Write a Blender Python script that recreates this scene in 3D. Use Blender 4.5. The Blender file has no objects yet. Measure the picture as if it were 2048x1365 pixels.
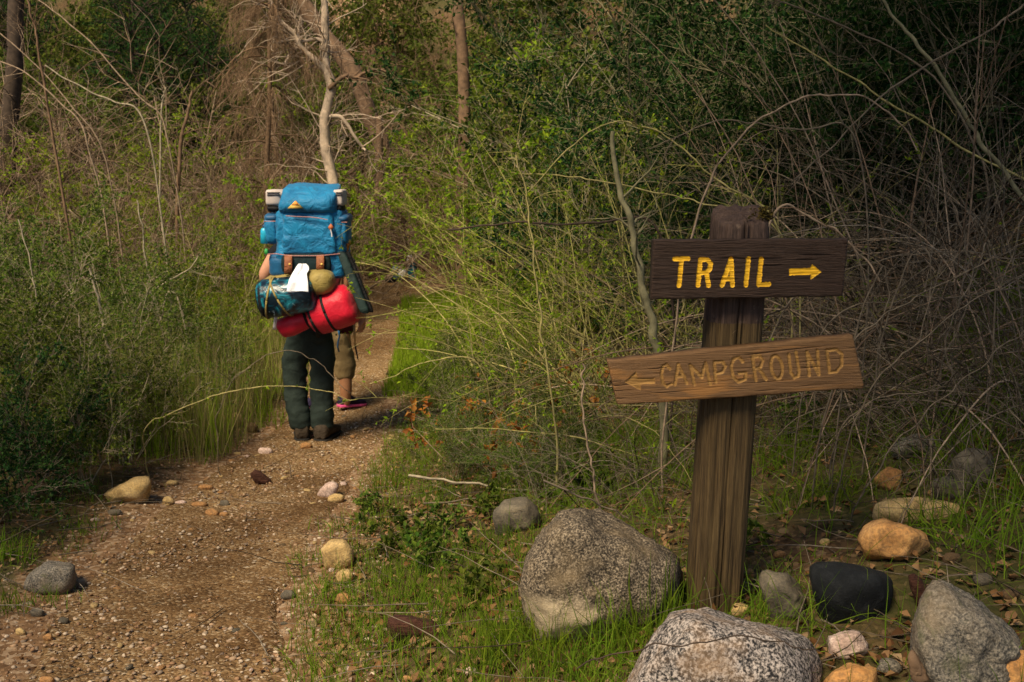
import bpy, bmesh, math, random
import numpy as np
from mathutils import Vector, Matrix

# ------------------------------------------------------------------ camera, sky, sun, exposure
SC = bpy.context.scene
COL = SC.collection
R = math.radians
CAMZ, PITCH, LENS = 1.6, R(10.0), 35.0
FPX = 2048.0 * LENS / 36.0
cam_d = bpy.data.cameras.new('camera')
cam_d.lens = LENS; cam_d.sensor_width = 36.0; cam_d.clip_start = 0.05; cam_d.clip_end = 400.0
cam_d.dof.use_dof = True; cam_d.dof.focus_distance = 3.0; cam_d.dof.aperture_fstop = 9.0
cam = bpy.data.objects.new('camera', cam_d); COL.objects.link(cam)
cam.location = (0, 0, CAMZ); cam.rotation_euler = (math.pi/2 - PITCH, 0, 0)
SC.camera = cam

SUN_EL, SUN_AZ = R(52), R(-148)       # azimuth of the sun measured from +Y towards +X
sun_dir = Vector((math.sin(SUN_AZ)*math.cos(SUN_EL), math.cos(SUN_AZ)*math.cos(SUN_EL), math.sin(SUN_EL)))
world = bpy.data.worlds.new('World'); SC.world = world; world.use_nodes = True
wn = world.node_tree; wn.nodes.clear()
wo = wn.nodes.new('ShaderNodeOutputWorld'); wb = wn.nodes.new('ShaderNodeBackground')
sky = wn.nodes.new('ShaderNodeTexSky'); sky.sky_type = 'NISHITA'; sky.sun_disc = False
sky.sun_elevation = SUN_EL; sky.sun_rotation = SUN_AZ; sky.altitude = 900; sky.dust_density = 2.0; sky.ozone_density = 0.6
wb.inputs['Strength'].default_value = 0.08
wn.links.new(sky.outputs[0], wb.inputs[0]); wn.links.new(wb.outputs[0], wo.inputs[0])
sun_d = bpy.data.lights.new('sun', 'SUN'); sun_d.energy = 4.6; sun_d.angle = R(22.0); sun_d.color = (1.0, 0.83, 0.58)
sun = bpy.data.objects.new('sun', sun_d); COL.objects.link(sun)
sun.rotation_euler = sun_dir.to_track_quat('Z', 'Y').to_euler()
SC.view_settings.view_transform = 'Standard'; SC.view_settings.look = 'None'
SC.view_settings.gamma = 1.0; SC.view_settings.use_curve_mapping = False
SC.view_settings.exposure = 0.60
SC.cycles.max_bounces = 4; SC.cycles.diffuse_bounces = 2; SC.cycles.transmission_bounces = 2
SC.cycles.transparent_max_bounces = 4; SC.cycles.glossy_bounces = 2
SC.cycles.use_adaptive_sampling = True; SC.cycles.adaptive_threshold = 0.02
SC.cycles.caustics_reflective = False; SC.cycles.caustics_refractive = False

# ------------------------------------------------------------------ helpers
cp, sp_ = math.cos(PITCH), math.sin(PITCH)
def ray(px, py):
    u = (px - 1024.0)/FPX; v = (682.5 - py)/FPX
    return np.array([u, cp + v*sp_, -sp_ + v*cp])
def at(px, py, Y):
    d = ray(px, py); t = Y/d[1]
    return np.array([0, 0, CAMZ]) + t*d

def _h(ix, iy, iz, seed):
    n = (ix*374761393 + iy*668265263 + iz*2147483647 + seed*974634777) & 0xffffffff
    n = ((n ^ (n >> 13)) * 1274126177) & 0xffffffff
    n = ((n ^ (n >> 16)) * 2246822519) & 0xffffffff
    return ((n ^ (n >> 15)) & 0xffffff)/float(0xffffff)
def vnoise(p, seed=0):
    p = np.asarray(p, dtype=np.float64)
    i = np.floor(p).astype(np.int64); f = p - i; f = f*f*(3 - 2*f)
    out = 0
    for a in (0, 1):
        wa = f[..., 0] if a else 1 - f[..., 0]
        for b in (0, 1):
            wb_ = f[..., 1] if b else 1 - f[..., 1]
            for c in (0, 1):
                wc = f[..., 2] if c else 1 - f[..., 2]
                out = out + wa*wb_*wc*_h(i[..., 0]+a, i[..., 1]+b, i[..., 2]+c, seed)
    return out*2 - 1
def fbm(p, octv=4, seed=0, gain=.5):
    p = np.asarray(p, dtype=np.float64); s = 0; a = 1.0
    for k in range(octv):
        s = s + a*vnoise(p*(2.03**k) + 17.3*k, seed + k); a *= gain
    return s
def nrm(v): return v/np.maximum(np.linalg.norm(v, axis=-1, keepdims=True), 1e-9)
def sstep(a, b, x):
    t = np.clip((x - a)/(b - a), 0, 1); return t*t*(3 - 2*t)

def mesh_of(name, verts, faces, mats, smooth=True, midx=None):
    """faces: list of (M,k) int arrays"""
    me = bpy.data.meshes.new(name)
    verts = np.ascontiguousarray(verts, dtype=np.float32)
    me.vertices.add(len(verts)); me.vertices.foreach_set('co', verts.ravel())
    faces = [np.asarray(f, dtype=np.int32) for f in faces if len(f)]
    tot = np.concatenate([np.full(len(f), f.shape[1], dtype=np.int32) for f in faces])
    idx = np.concatenate([f.ravel() for f in faces])
    me.loops.add(len(idx)); me.loops.foreach_set('vertex_index', idx)
    me.polygons.add(len(tot))
    st = np.concatenate([[0], np.cumsum(tot)[:-1]]).astype(np.int32)
    me.polygons.foreach_set('loop_start', st)
    if smooth: me.polygons.foreach_set('use_smooth', np.ones(len(tot), dtype=bool))
    for m in (mats if isinstance(mats, (list, tuple)) else [mats]): me.materials.append(m)
    if midx is not None: me.polygons.foreach_set('material_index', np.asarray(midx, dtype=np.int32))
    me.update(calc_edges=True)
    return me
def link(name, data, parent=None, loc=None):
    o = bpy.data.objects.new(name, data); COL.objects.link(o)
    if parent is not None: o.parent = parent
    if loc is not None: o.location = [float(c) for c in loc]
    return o
def tag(o, label=None, cat=None, group=None, kind=None):
    if label: o['label'] = label
    if cat: o['category'] = cat
    if group: o['group'] = group
    if kind: o['kind'] = kind
    return o
def thing(name, label, cat, loc=(0, 0, 0), group=None):
    return tag(link(name, None, None, loc), label, cat, group)

def tubes(P, Rr, S=4):
    P = np.asarray(P, float); Rr = np.asarray(Rr, float)
    N, K, _ = P.shape
    T = nrm(np.gradient(P, axis=1)); m = nrm(T.mean(1))
    ref = np.where(np.abs(m[:, 2:3]) < .85, np.array([[0, 0, 1.]]), np.array([[1., 0, 0]]))
    A = nrm(np.cross(T, np.repeat(ref[:, None], K, 1))); B = np.cross(T, A)
    an = np.arange(S)*2*np.pi/S
    V = P[:, :, None] + Rr[:, :, None, None]*(np.cos(an)[None, None, :, None]*A[:, :, None] + np.sin(an)[None, None, :, None]*B[:, :, None])
    n = np.arange(N)[:, None, None]*K*S; k = np.arange(K-1)[None, :, None]*S; s = np.arange(S)[None, None, :]; s2 = (s+1) % S
    Q = np.stack([n+k+s, n+k+s2, n+k+S+s2, n+k+S+s], -1).reshape(-1, 4)
    return V.reshape(-1, 3), Q
def leaves(C, D, Nn, L, W, fold=.25):
    """diamond leaves: base, sides, tip, folded along the midrib"""
    D = nrm(D); S = nrm(np.cross(D, Nn)); U = np.cross(S, D)
    L = np.asarray(L)[:, None]; W = np.asarray(W)[:, None]
    b = C; t = C + D*L - U*L*.12; m = C + D*L*.45
    l = m + S*W*.5 + U*W*fold; r = m - S*W*.5 + U*W*fold
    V = np.stack([b, l, t, r], 1).reshape(-1, 3)
    i = np.arange(len(C))[:, None]*4
    F = np.concatenate([i + np.array([[0, 2, 1]]), i + np.array([[0, 3, 2]])])
    return V, F
class Buf:
    def __init__(s): s.v = []; s.f = []; s.m = []; s.n = 0
    def add(s, V, F, m=0):
        if len(V) == 0: return
        s.v.append(V); F = np.asarray(F) + s.n; s.f.append(F); s.m.append(np.full(len(F), m)); s.n += len(V)
    def mesh(s, name, mats, smooth=True):
        return mesh_of(name, np.concatenate(s.v), s.f, mats, smooth, np.concatenate(s.m))
def arcs(O, D, L, K, rng, droop=0., wob=.1, bend=None):
    O = np.asarray(O, float); D = nrm(np.asarray(D, float)); N = len(O)
    P = np.zeros((N, K, 3)); P[:, 0] = O; d = D.copy(); st = (np.asarray(L)/(K-1))[:, None]
    dr = np.broadcast_to(np.asarray(droop, float), (N,))[:, None]
    turn = rng.normal(0, 1, (N, 3))*wob*.5
    for k in range(1, K):
        P[:, k] = P[:, k-1] + d*st
        d = d + rng.normal(0, 1, (N, 3))*wob + turn*.4 + np.array([[0, 0, -1.]])*dr/(K-1)
        if bend is not None: d = d + bend/(K-1)
        d = nrm(d)
    return P
def taper(N, K, r0, r1):
    r0 = np.broadcast_to(np.asarray(r0, float), (N,))
    t = np.linspace(0, 1, K)[None]
    return r0[:, None]*(1 - t) + r1*t
def sprout(P, n, rng, t0=.2, t1=1., ang=.8, angs=.25):
    N, K, _ = P.shape
    i = np.repeat(np.arange(N), n); M = len(i)
    t = rng.uniform(t0, t1, M)*(K-1)*.999; k = np.floor(t).astype(int); f = (t - k)[:, None]
    p = P[i, k]*(1-f) + P[i, k+1]*f; T = nrm(P[i, k+1] - P[i, k])
    q = nrm(np.cross(T, rng.normal(0, 1, (M, 3))))
    a = (ang + rng.normal(0, angs, M))[:, None]
    return p, T*np.cos(a) + q*np.sin(a), i, t/(K-1)
# ------------------------------------------------------------------ materials
class NT:
    def __init__(s, name):
        s.m = bpy.data.materials.new(name); s.m.use_nodes = True; s.t = s.m.node_tree; s.t.nodes.clear()
        s.out = s.t.nodes.new('ShaderNodeOutputMaterial')
    def n(s, typ, **kw):
        nd = s.t.nodes.new(typ)
        for k, v in kw.items():
            if k.startswith('i_'):
                key = k[2:].replace('_', ' ')
                nd.inputs[int(key) if key.isdigit() else key].default_value = v
            else: setattr(nd, k, v)
        return nd
    def l(s, a, b): s.t.links.new(a, b)
    def coord(s, kind='Object', scale=(1, 1, 1), rot=(0, 0, 0)):
        tc = s.n('ShaderNodeTexCoord'); mp = s.n('ShaderNodeMapping')
        mp.inputs['Scale'].default_value = scale; mp.inputs['Rotation'].default_value = rot
        s.l(tc.outputs[kind], mp.inputs[0]); return mp.outputs[0]
    def pos(s): return s.n('ShaderNodeNewGeometry').outputs['Position']
    def noise(s, vec, scale, detail=4, rough=.55, dist=0.):
        nd = s.n('ShaderNodeTexNoise'); nd.inputs['Scale'].default_value = scale; nd.inputs['Detail'].default_value = detail
        nd.inputs['Roughness'].default_value = rough; nd.inputs['Distortion'].default_value = dist
        s.l(vec, nd.inputs['Vector']); return nd.outputs['Fac']
    def vor(s, vec, scale, out='Color', feat='F1', rnd=1.):
        nd = s.n('ShaderNodeTexVoronoi', feature=feat); nd.inputs['Scale'].default_value = scale
        if 'Randomness' in nd.inputs: nd.inputs['Randomness'].default_value = rnd
        s.l(vec, nd.inputs['Vector']); return nd.outputs[out]
    def ramp(s, fac, stops, interp='LINEAR'):
        nd = s.n('ShaderNodeValToRGB'); cr = nd.color_ramp; cr.interpolation = interp
        while len(cr.elements) < len(stops): cr.elements.new(.5)
        for e, (p, c) in zip(cr.elements, stops):
            e.position = p; e.color = (*c, 1) if len(c) == 3 else c
        s.l(fac, nd.inputs[0]); return nd.outputs[0]
    def mix(s, fac, a, b, mode='MIX'):
        nd = s.n('ShaderNodeMix', data_type='RGBA', blend_type=mode)
        for sock, v in ((nd.inputs[0], fac), (nd.inputs[6], a), (nd.inputs[7], b)):
            if hasattr(v, 'is_output'): s.l(v, sock)
            else: sock.default_value = v if isinstance(v, float) else (*v, 1)
        return nd.outputs[2]
    def math(s, op, a, b=0.):
        nd = s.n('ShaderNodeMath', operation=op)
        for sock, v in ((nd.inputs[0], a), (nd.inputs[1], b)):
            if hasattr(v, 'is_output'): s.l(v, sock)
            else: sock.default_value = v
        return nd.outputs[0]
    def bump(s, h, strength=.5, dist=.01, nor=None):
        nd = s.n('ShaderNodeBump'); nd.inputs['Strength'].default_value = strength; nd.inputs['Distance'].default_value = dist
        s.l(h, nd.inputs['Height'])
        if nor is not None: s.l(nor, nd.inputs['Normal'])
        return nd.outputs[0]
    def done(s, col, rough=.8, nor=None, spec=.3, sheen=0.):
        b = s.n('ShaderNodeBsdfPrincipled')
        if hasattr(col, 'is_output'): s.l(col, b.inputs['Base Color'])
        else: b.inputs['Base Color'].default_value = (*col, 1)
        if hasattr(rough, 'is_output'): s.l(rough, b.inputs['Roughness'])
        else: b.inputs['Roughness'].default_value = rough
        b.inputs['Specular IOR Level'].default_value = spec
        if sheen: b.inputs['Sheen Weight'].default_value = sheen
        if nor is not None: s.l(nor, b.inputs['Normal'])
        s.l(b.outputs[0], s.out.inputs[0]); return s.m

def m_leaf(name, cols, trans=.35, objvar=.25, rough=.55):
    t = NT(name); g = t.n('ShaderNodeNewGeometry')
    stops = [(i/(len(cols)-1) if len(cols) > 1 else 0, c) for i, c in enumerate(cols)]
    c = t.ramp(g.outputs['Random Per Island'], stops)
    oi = t.n('ShaderNodeObjectInfo')
    hs = t.n('ShaderNodeHueSaturation'); t.l(c, hs.inputs['Color'])
    v = t.math('MULTIPLY_ADD', oi.outputs['Random'], objvar*2); v.node.inputs[2].default_value = 1 - objvar
    t.l(v, hs.inputs['Value'])
    h = t.math('MULTIPLY_ADD', oi.outputs['Random'], .03); h.node.inputs[2].default_value = .485
    t.l(h, hs.inputs['Hue'])
    b = t.n('ShaderNodeBsdfDiffuse')
    tr = t.n('ShaderNodeBsdfTranslucent'); mx = t.n('ShaderNodeMixShader'); mx.inputs[0].default_value = trans
    t.l(hs.outputs[0], b.inputs[0]); t.l(hs.outputs[0], tr.inputs[0])
    t.l(b.outputs[0], mx.inputs[1]); t.l(tr.outputs[0], mx.inputs[2]); t.l(mx.outputs[0], t.out.inputs[0])
    return t.m
def m_twig(name, cols, objvar=.2, sc=30):
    t = NT(name); g = t.n('ShaderNodeNewGeometry')
    c = t.ramp(g.outputs['Random Per Island'], [(i/(len(cols)-1), c) for i, c in enumerate(cols)])
    nz = t.noise(t.coord('Object'), sc, 3)
    c = t.mix(1., c, t.ramp(nz, [(.3, (.55, .55, .55)), (.7, (1.25, 1.2, 1.15))]), 'MULTIPLY')
    if sc < 25: return t.done(c, .85, t.bump(nz, .4, .004), .15)
    d = t.n('ShaderNodeBsdfDiffuse'); t.l(c, d.inputs[0]); t.l(d.outputs[0], t.out.inputs[0]); return t.m
def m_fabric(name, col, col2=None, rough=.7, spec=.3, wr=10., sheen=0., bs=.5, weave=420.):
    t = NT(name); v = t.coord('Object'); col2 = col2 or tuple(c*.6 for c in col)
    nz = t.noise(v, wr, 4, .6, .6); fn = t.noise(v, weave, 2)
    c = t.mix(t.ramp(nz, [(.35, (0, 0, 0)), (.65, (1, 1, 1))]), col2, col)
    n1 = t.bump(nz, bs, .03); n2 = t.bump(fn, .15, .002, n1)
    return t.done(c, rough, n2, spec, sheen)
def m_granite(name, dark, mid, light, scale=180., stain=None, thr=(.36, .5, .62), lich=None, patch=None):
    t = NT(name); v = t.coord('Object')
    a = t.noise(v, scale, 3, .7); b = t.noise(v, scale*.32, 3, .6)
    s = t.math('ADD', t.math('MULTIPLY', a, .80), t.math('MULTIPLY', b, .20))
    c = t.ramp(s, [(thr[0], dark), (thr[1], mid), (thr[2], light)])
    big = t.noise(v, 7., 5, .6)
    if stain: c = t.mix(t.ramp(big, [(.48, (0, 0, 0)), (.66, (1, 1, 1))]), c, t.mix(.6, c, stain))
    if lich: c = t.mix(t.ramp(t.noise(v, 11., 5, .65, .4), [(.56, (0, 0, 0)), (.64, (1, 1, 1))]), c, t.mix(.55, c, lich))
    if patch:
        vd = t.n('ShaderNodeVectorMath', operation='DISTANCE'); t.l(v, vd.inputs[0]); vd.inputs[1].default_value = patch[0]
        d = t.math('ADD', vd.outputs['Value'], t.math('MULTIPLY', t.math('SUBTRACT', t.noise(v, 14., 5, .6), .5), .16))
        c = t.mix(t.ramp(d, [(patch[1]*.72, (1, 1, 1)), (patch[1], (0, 0, 0))]), c, t.mix(.72, c, patch[2]))
    h = t.math('ADD', t.math('MULTIPLY', s, .5), big)
    return t.done(c, .9, t.bump(h, .8, .012), .2)
def m_stone(name, c1, c2, c3, scale=14., lich=None):
    t = NT(name); v = t.coord('Object')
    a = t.noise(v, scale, 6, .65, .3); b = t.noise(v, scale*9, 3, .6)
    c = t.ramp(a, [(.3, c1), (.52, c2), (.72, c3)])
    c = t.mix(.5, c, t.ramp(b, [(.35, tuple(x*.4 for x in c1)), (.6, c3)]), 'OVERLAY')
    if lich: c = t.mix(t.ramp(t.noise(v, 9., 4, .7), [(.55, (0, 0, 0)), (.66, (1, 1, 1))]), c, t.mix(.7, c, lich))
    h = t.math('ADD', t.math('MULTIPLY', b, .35), a)
    return t.done(c, .88, t.bump(h, .7, .012), .25)

def m_dirt():
    t = NT('trail_dirt'); p = t.pos()
    cell = t.vor(p, 95.); cell2 = t.vor(p, 38.); d1 = t.vor(p, 95., 'Distance'); d2 = t.vor(p, 38., 'Distance')
    big = t.noise(p, 1.3, 5, .6); mid = t.noise(p, 9., 5, .65)
    base = t.ramp(mid, [(.3, (.085, .049, .022)), (.5, (.18, .108, .048)), (.7, (.27, .17, .080))])
    sep = t.n('ShaderNodeSeparateColor'); t.l(cell, sep.inputs[0])
    grain = t.ramp(sep.outputs[0], [(0, (.07, .038, .017)), (.5, (.24, .145, .064)), (.82, (.34, .22, .105)), (1, (.60, .49, .32))])
    c = t.mix(.58, base, grain)
    sep2 = t.n('ShaderNodeSeparateColor'); t.l(cell2, sep2.inputs[0])
    peb = t.math('MULTIPLY', t.ramp(sep2.outputs[1], [(.80, (0, 0, 0)), (.82, (1, 1, 1))]), t.ramp(d2, [(.30, (1, 1, 1)), (.42, (0, 0, 0))]))
    c = t.mix(peb, c, t.ramp(sep2.outputs[2], [(0, (.20, .12, .06)), (.6, (.40, .27, .15)), (1, (.58, .50, .38))]))
    c = t.mix(t.ramp(big, [(.38, (1, 1, 1)), (.6, (0, 0, 0))]), c, t.mix(1., c, (.52, .47, .42), 'MULTIPLY'))
    h = t.math('ADD', t.math('MULTIPLY', t.math('SUBTRACT', 1., d1), .35), t.math('ADD', mid, t.math('MULTIPLY', peb, .45)))
    return t.done(c, .95, t.bump(h, 1., .014), .1)
def m_ground():
    t = NT('soil_and_litter'); p = t.pos()
    cell = t.vor(p, 42.); mid = t.noise(p, 6., 6, .65); big = t.noise(p, .9, 4, .6)
    sep = t.n('ShaderNodeSeparateColor'); t.l(cell, sep.inputs[0])
    lit = t.ramp(sep.outputs[0], [(0, (.030, .018, .010)), (.45, (.095, .055, .028)), (.8, (.17, .10, .045)), (1, (.30, .20, .11))])
    soil = t.ramp(mid, [(.3, (.038, .024, .014)), (.7, (.13, .078, .038))])
    c = t.mix(.55, soil, lit)
    c = t.mix(t.ramp(big, [(.40, (0, 0, 0)), (.60, (1, 1, 1))]), c, t.mix(.65, c, (.042, .055, .014)))
    at_ = t.n('ShaderNodeAttribute', attribute_name='worn')
    w = t.math('ADD', at_.outputs['Fac'], t.math('MULTIPLY', t.math('SUBTRACT', mid, .5), 1.6))
    dirt = t.mix(.5, t.ramp(mid, [(.3, (.10, .054, .026)), (.7, (.26, .15, .075))]), t.ramp(sep.outputs[1], [(0, (.06, .032, .016)), (.6, (.24, .14, .068)), (1, (.50, .38, .25))]))
    c = t.mix(t.ramp(w, [(.35, (0, 0, 0)), (.65, (1, 1, 1))]), c, dirt)
    return t.done(c, .95, t.bump(t.math('ADD', mid, t.math('MULTIPLY', sep.outputs[2], .35)), 1., .02), .1)
def m_wood(name, c1, c2, c3, sc=(3, 30, 60), bs=.6, rough=.85, streak=None, gap=None):
    """grain runs along object X"""
    t = NT(name); v = t.coord('Object', sc)
    a = t.noise(v, 3., 6, .7, .25); b = t.noise(t.coord('Object', (sc[0]*.6, sc[1]*2.6, sc[2]*2.6)), 4., 4, .65)
    c = t.ramp(a, [(.28, c1), (.5, c2), (.72, c3)])
    c = t.mix(.55, c, t.ramp(b, [(.35, tuple(x*.35 for x in c1)), (.55, c2), (.75, c3)]))
    if streak: c = t.mix(t.ramp(t.noise(t.coord('Object', (1.2, 9, 9)), 2.2, 4, .6, .6), [(.54, (0, 0, 0)), (.64, (1, 1, 1))]), c, streak)
    if gap: c = t.mix(t.ramp(t.noise(t.coord('Object'), 26., 5, .7), [(.60, (0, 0, 0)), (.68, (1, 1, 1))]), c, gap)
    return t.done(c, rough, t.bump(t.math('ADD', a, b), bs, .004), .25)
def m_plain(name, col, rough=.6, spec=.3, metal=0., var=.25):
    t = NT(name); nz = t.noise(t.coord('Object'), 40., 4)
    c = t.mix(1., col, t.ramp(nz, [(.3, (1-var,)*3), (.7, (1+var*.4,)*3)]), 'MULTIPLY')
    return t.done(c, rough, t.bump(nz, .15, .003), spec)

MT = {}
MT['dirt'] = m_dirt(); MT['ground'] = m_ground()
MT['leaf_mid'] = m_leaf('leaf_mid_green', [(.036, .074, .012), (.080, .135, .017), (.145, .190, .024), (.055, .095, .018), (.19, .20, .045)])
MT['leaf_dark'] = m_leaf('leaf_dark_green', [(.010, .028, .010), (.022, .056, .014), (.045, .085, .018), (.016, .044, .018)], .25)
MT['leaf_bright'] = m_leaf('leaf_spring_green', [(.13, .22, .014), (.22, .32, .018), (.29, .36, .025), (.09, .17, .016)], .45)
MT['leaf_far'] = m_leaf('leaf_hillside', [(.055, .085, .014), (.105, .145, .022), (.15, .17, .032), (.07, .105, .018)])
MT['leaf_dry'] = m_leaf('leaf_dry_brown', [(.10, .048, .018), (.20, .105, .042), (.33, .20, .095), (.075, .036, .016), (.42, .29, .16)], .15)
MT['leaf_rust'] = m_leaf('leaf_rust_orange', [(.26, .095, .018), (.38, .16, .03), (.22, .10, .03)], .25)
MT['grass'] = m_leaf('grass_green', [(.065, .12, .010), (.12, .20, .014), (.18, .25, .022), (.085, .15, .014)], .35)
MT['grass_bright'] = m_leaf('grass_fresh', [(.14, .22, .014), (.20, .29, .018), (.25, .33, .03)], .4)
MT['grass_dry'] = m_leaf('grass_straw', [(.22, .18, .07), (.30, .25, .11), (.18, .17, .05)], .3)
MT['needle_brown'] = m_twig('dead_needles', [(.11, .068, .040), (.19, .125, .075), (.27, .19, .12), (.14, .088, .052)])
MT['twig_grey'] = m_twig('twig_grey', [(.045, .036, .026), (.105, .086, .062), (.21, .175, .13), (.07, .055, .038), (.30, .255, .20)])
MT['twig_tan'] = m_twig('twig_tan', [(.12, .080, .052), (.24, .17, .115), (.40, .31, .22), (.15, .10, .066), (.32, .235, .16)])
MT['twig_pale'] = m_twig('twig_pale', [(.28, .24, .16), (.40, .35, .25), (.22, .18, .12)])
MT['cane'] = m_twig('cane_yellow_green', [(.20, .20, .055), (.32, .31, .10), (.42, .37, .16), (.24, .22, .08), (.15, .11, .05)])
MT['bark_dark'] = m_twig('bark_dark', [(.045, .033, .025), (.075, .055, .04)], sc=18)
MT['bark_pale'] = m_twig('bark_pale_dead', [(.42, .33, .24), (.50, .40, .30)], sc=14)
MT['bark_green'] = m_twig('bark_olive', [(.19, .18, .10), (.25, .23, .14)], sc=22)
MT['bark_brown'] = m_twig('bark_brown', [(.15, .095, .058), (.20, .13, .08)], sc=16)
MT['bark_red'] = m_wood('bark_red_brown', (.016, .006, .004), (.060, .022, .013), (.14, .065, .038), (6, 30, 30), 1.)
MT['granite_w'] = m_granite('granite_salt_pepper', (.016, .016, .018), (.17, .15, .135), (.46, .40, .36), 120., (.42, .28, .17), (.42, .50, .57))
MT['granite_b'] = m_granite('granite_boulder', (.022, .019, .015), (.115, .090, .062), (.36, .29, .20), 170., (.20, .145, .08), (.41, .51, .62), None, ((-.13, -.13, .06), .17, (.50, .40, .26)))
MT['granite_g'] = m_granite('granite_grey', (.040, .037, .033), (.15, .135, .11), (.34, .29, .22), 150., (.24, .18, .11), (.38, .5, .64), (.12, .12, .06))
MT['basalt'] = m_stone('basalt_black', (.010, .012, .014), (.020, .023, .026), (.045, .048, .050), 18.)
MT['stone_tan'] = m_stone('stone_tan', (.22, .12, .05), (.42, .26, .12), (.56, .38, .20), 13.)
MT['stone_orange'] = m_stone('stone_orange_tan', (.36, .20, .08), (.54, .34, .15), (.68, .47, .24), 11.)
MT['stone_yellow'] = m_stone('stone_pale_yellow', (.34, .24, .11), (.52, .40, .21), (.64, .53, .32), 12.)
MT['stone_pink'] = m_stone('quartz_pale_pink', (.36, .26, .21), (.58, .47, .41), (.72, .62, .56), 16.)
MT['stone_brown'] = m_stone('stone_brown', (.10, .065, .035), (.19, .13, .07), (.28, .20, .11), 14., (.10, .10, .03))
MT['stone_grey'] = m_stone('stone_grey', (.09, .082, .066), (.19, .165, .125), (.30, .26, .19), 14., (.11, .11, .045))
# ------------------------------------------------------------------ terrain
ZY = np.array([-12, 0, 2.8, 5, 7, 10, 14, 18, 22, 30, 45, 62.]); ZZ = np.array([.15, .03, 0, -.18, -.35, -.33, -.10, .25, 1.5, 6., 16., 26.])
def zt(y): return np.interp(y, ZY, ZZ)
_tp = [(285, 1365), (350, 1200), (420, 1100), (520, 1000), (605, 920), (655, 860), (692, 800), (722, 740), (738, 690), (755, 620), (768, 560), (766, 520), (752, 490)]
_ty, _tx = [], []
for px, py in _tp:
    d = ray(px, py); ys = np.linspace(1.5, 30, 4000); zz = CAMZ + ys/d[1]*d[2]
    k = int(np.argmax(zz < zt(ys))); _ty.append(ys[k]); _tx.append(d[0]/d[1]*ys[k])
_ty = np.array([-12., -3.] + _ty + [_ty[-1] + 3, _ty[-1] + 30]); _tx = np.array([-.7, -.85] + _tx + [_tx[-1] - 1.2, _tx[-1] - 4])
_yy = np.linspace(-12, 62, 1500); _xx = np.interp(_yy, _ty, _tx)
_k = np.exp(-np.linspace(-2, 2, 21)**2); _xx = np.convolve(np.pad(_xx, 10, mode='edge'), _k/_k.sum(), 'valid')
def xc(y): return np.interp(y, _yy, _xx)
def halfw(y): return np.interp(y, [0, 3, 5, 7, 9, 14, 20], [.52, .48, .46, .44, .36, .60, .8])
SGX, SGY, SGZ = .565, 2.72, .345
def H0(x, y):
    d = x - xc(y)
    sp = lambda v, s: s*np.log1p(np.exp(np.clip(v/s, -30, 30)))
    zr = .20*sp(d - .6, .15) + .42*sp(d - 2.6, .35)*sstep(2.2, 5.5, y) - .12*sp(d - 9, 1.)
    zl = .10*sp(-d - .55, .12) + .20*sp(-d - 3.0, .5) + .12*sp(-d - 7, .8)
    n = .035*fbm(np.stack([x*1.1, y*1.1, x*0], -1), 3, 5) + .012*fbm(np.stack([x*6, y*6, x*0], -1), 3, 9)
    off = sstep(.3, 1.4, np.abs(d))
    return zt(y) + zr + zl + n*(.35 + .65*off)
def H(x, y):
    x = np.asarray(x, float); y = np.asarray(y, float)
    g = np.exp(-(((x - SGX)/.9)**2 + ((y - SGY)/1.0)**2)*1.0)
    return H0(x, y) + (SGZ - float(H0(np.array(SGX), np.array(SGY))))*g
def Hs(x, y): return float(H(np.array(float(x)), np.array(float(y))))
def hit(px, py):
    d = ray(px, py); ys = np.concatenate([np.linspace(1.2, 12, 1600), np.linspace(12, 50, 1200)])
    P = np.array([0, 0, CAMZ]) + (ys/d[1])[:, None]*d
    below = P[:, 2] < H(P[:, 0], P[:, 1])
    k = int(np.argmax(below)) if below.any() else len(ys) - 1
    return P[k]
def grid_mesh(name, X, Y, Z, mat):
    n, m = X.shape
    V = np.stack([X, Y, Z], -1).reshape(-1, 3)
    i = np.arange(n-1)[:, None]*m + np.arange(m-1)[None]
    F = np.stack([i, i+1, i+m+1, i+m], -1).reshape(-1, 4)
    return mesh_of(name, V, [F], mat)
u = np.linspace(-1, 1, 420); gx = np.sinh(u*3.6)/np.sinh(3.6)*48
gy = np.concatenate([np.linspace(-12, 1.5, 60)[:-1], np.linspace(1.5, 8, 200)[:-1], 8 + 54*np.linspace(0, 1, 150)**1.8])
GX, GY = np.meshgrid(gx, gy)
gd = GX - xc(GY)
GZ = H(GX, GY) - .03*(1 - sstep(.55, .95, np.abs(gd)/halfw(GY)))*(GY < 20)
gm_ = grid_mesh('ground', GX, GY, GZ, MT['ground']); at_ = gm_.attributes.new('worn', 'FLOAT', 'POINT'); at_.data.foreach_set('value', (1 - sstep(.8, 2.1, np.abs(gd)/halfw(GY))).astype(np.float32).ravel())
tag(link('ground', gm_), 'dark soil and leaf litter beside the trail', kind='structure')
ys = np.concatenate([np.linspace(-3, 8, 420)[:-1], np.linspace(8, 21, 160)]); ts = np.linspace(-1.12, 1.12, 64)
TT, TY = np.meshgrid(ts, ys)
edge = halfw(TY)*(1 + .16*fbm(np.stack([np.sign(TT)*3 + TY*.0, TY*1.7, TT*0], -1), 3, 21))
TX = xc(TY) + TT*edge
TZ = H(TX, TY) + .006 + .010*fbm(np.stack([TX*4, TY*3, TX*0], -1), 3, 37) + .004*fbm(np.stack([TX*14, TY*14, TX*0], -1), 2, 31) - .045*sstep(.8, 1.12, np.abs(TT))
tag(link('trail', grid_mesh('trail', TX, TY, TZ, MT['dirt'])), 'tan gravelly dirt footpath winding to the left', kind='structure')
def Ht(x, y):
    z = H(x, y); d = np.abs(np.asarray(x) - xc(y))/halfw(y)
    return z + np.where(d < .9, .006, 0.)

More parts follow.
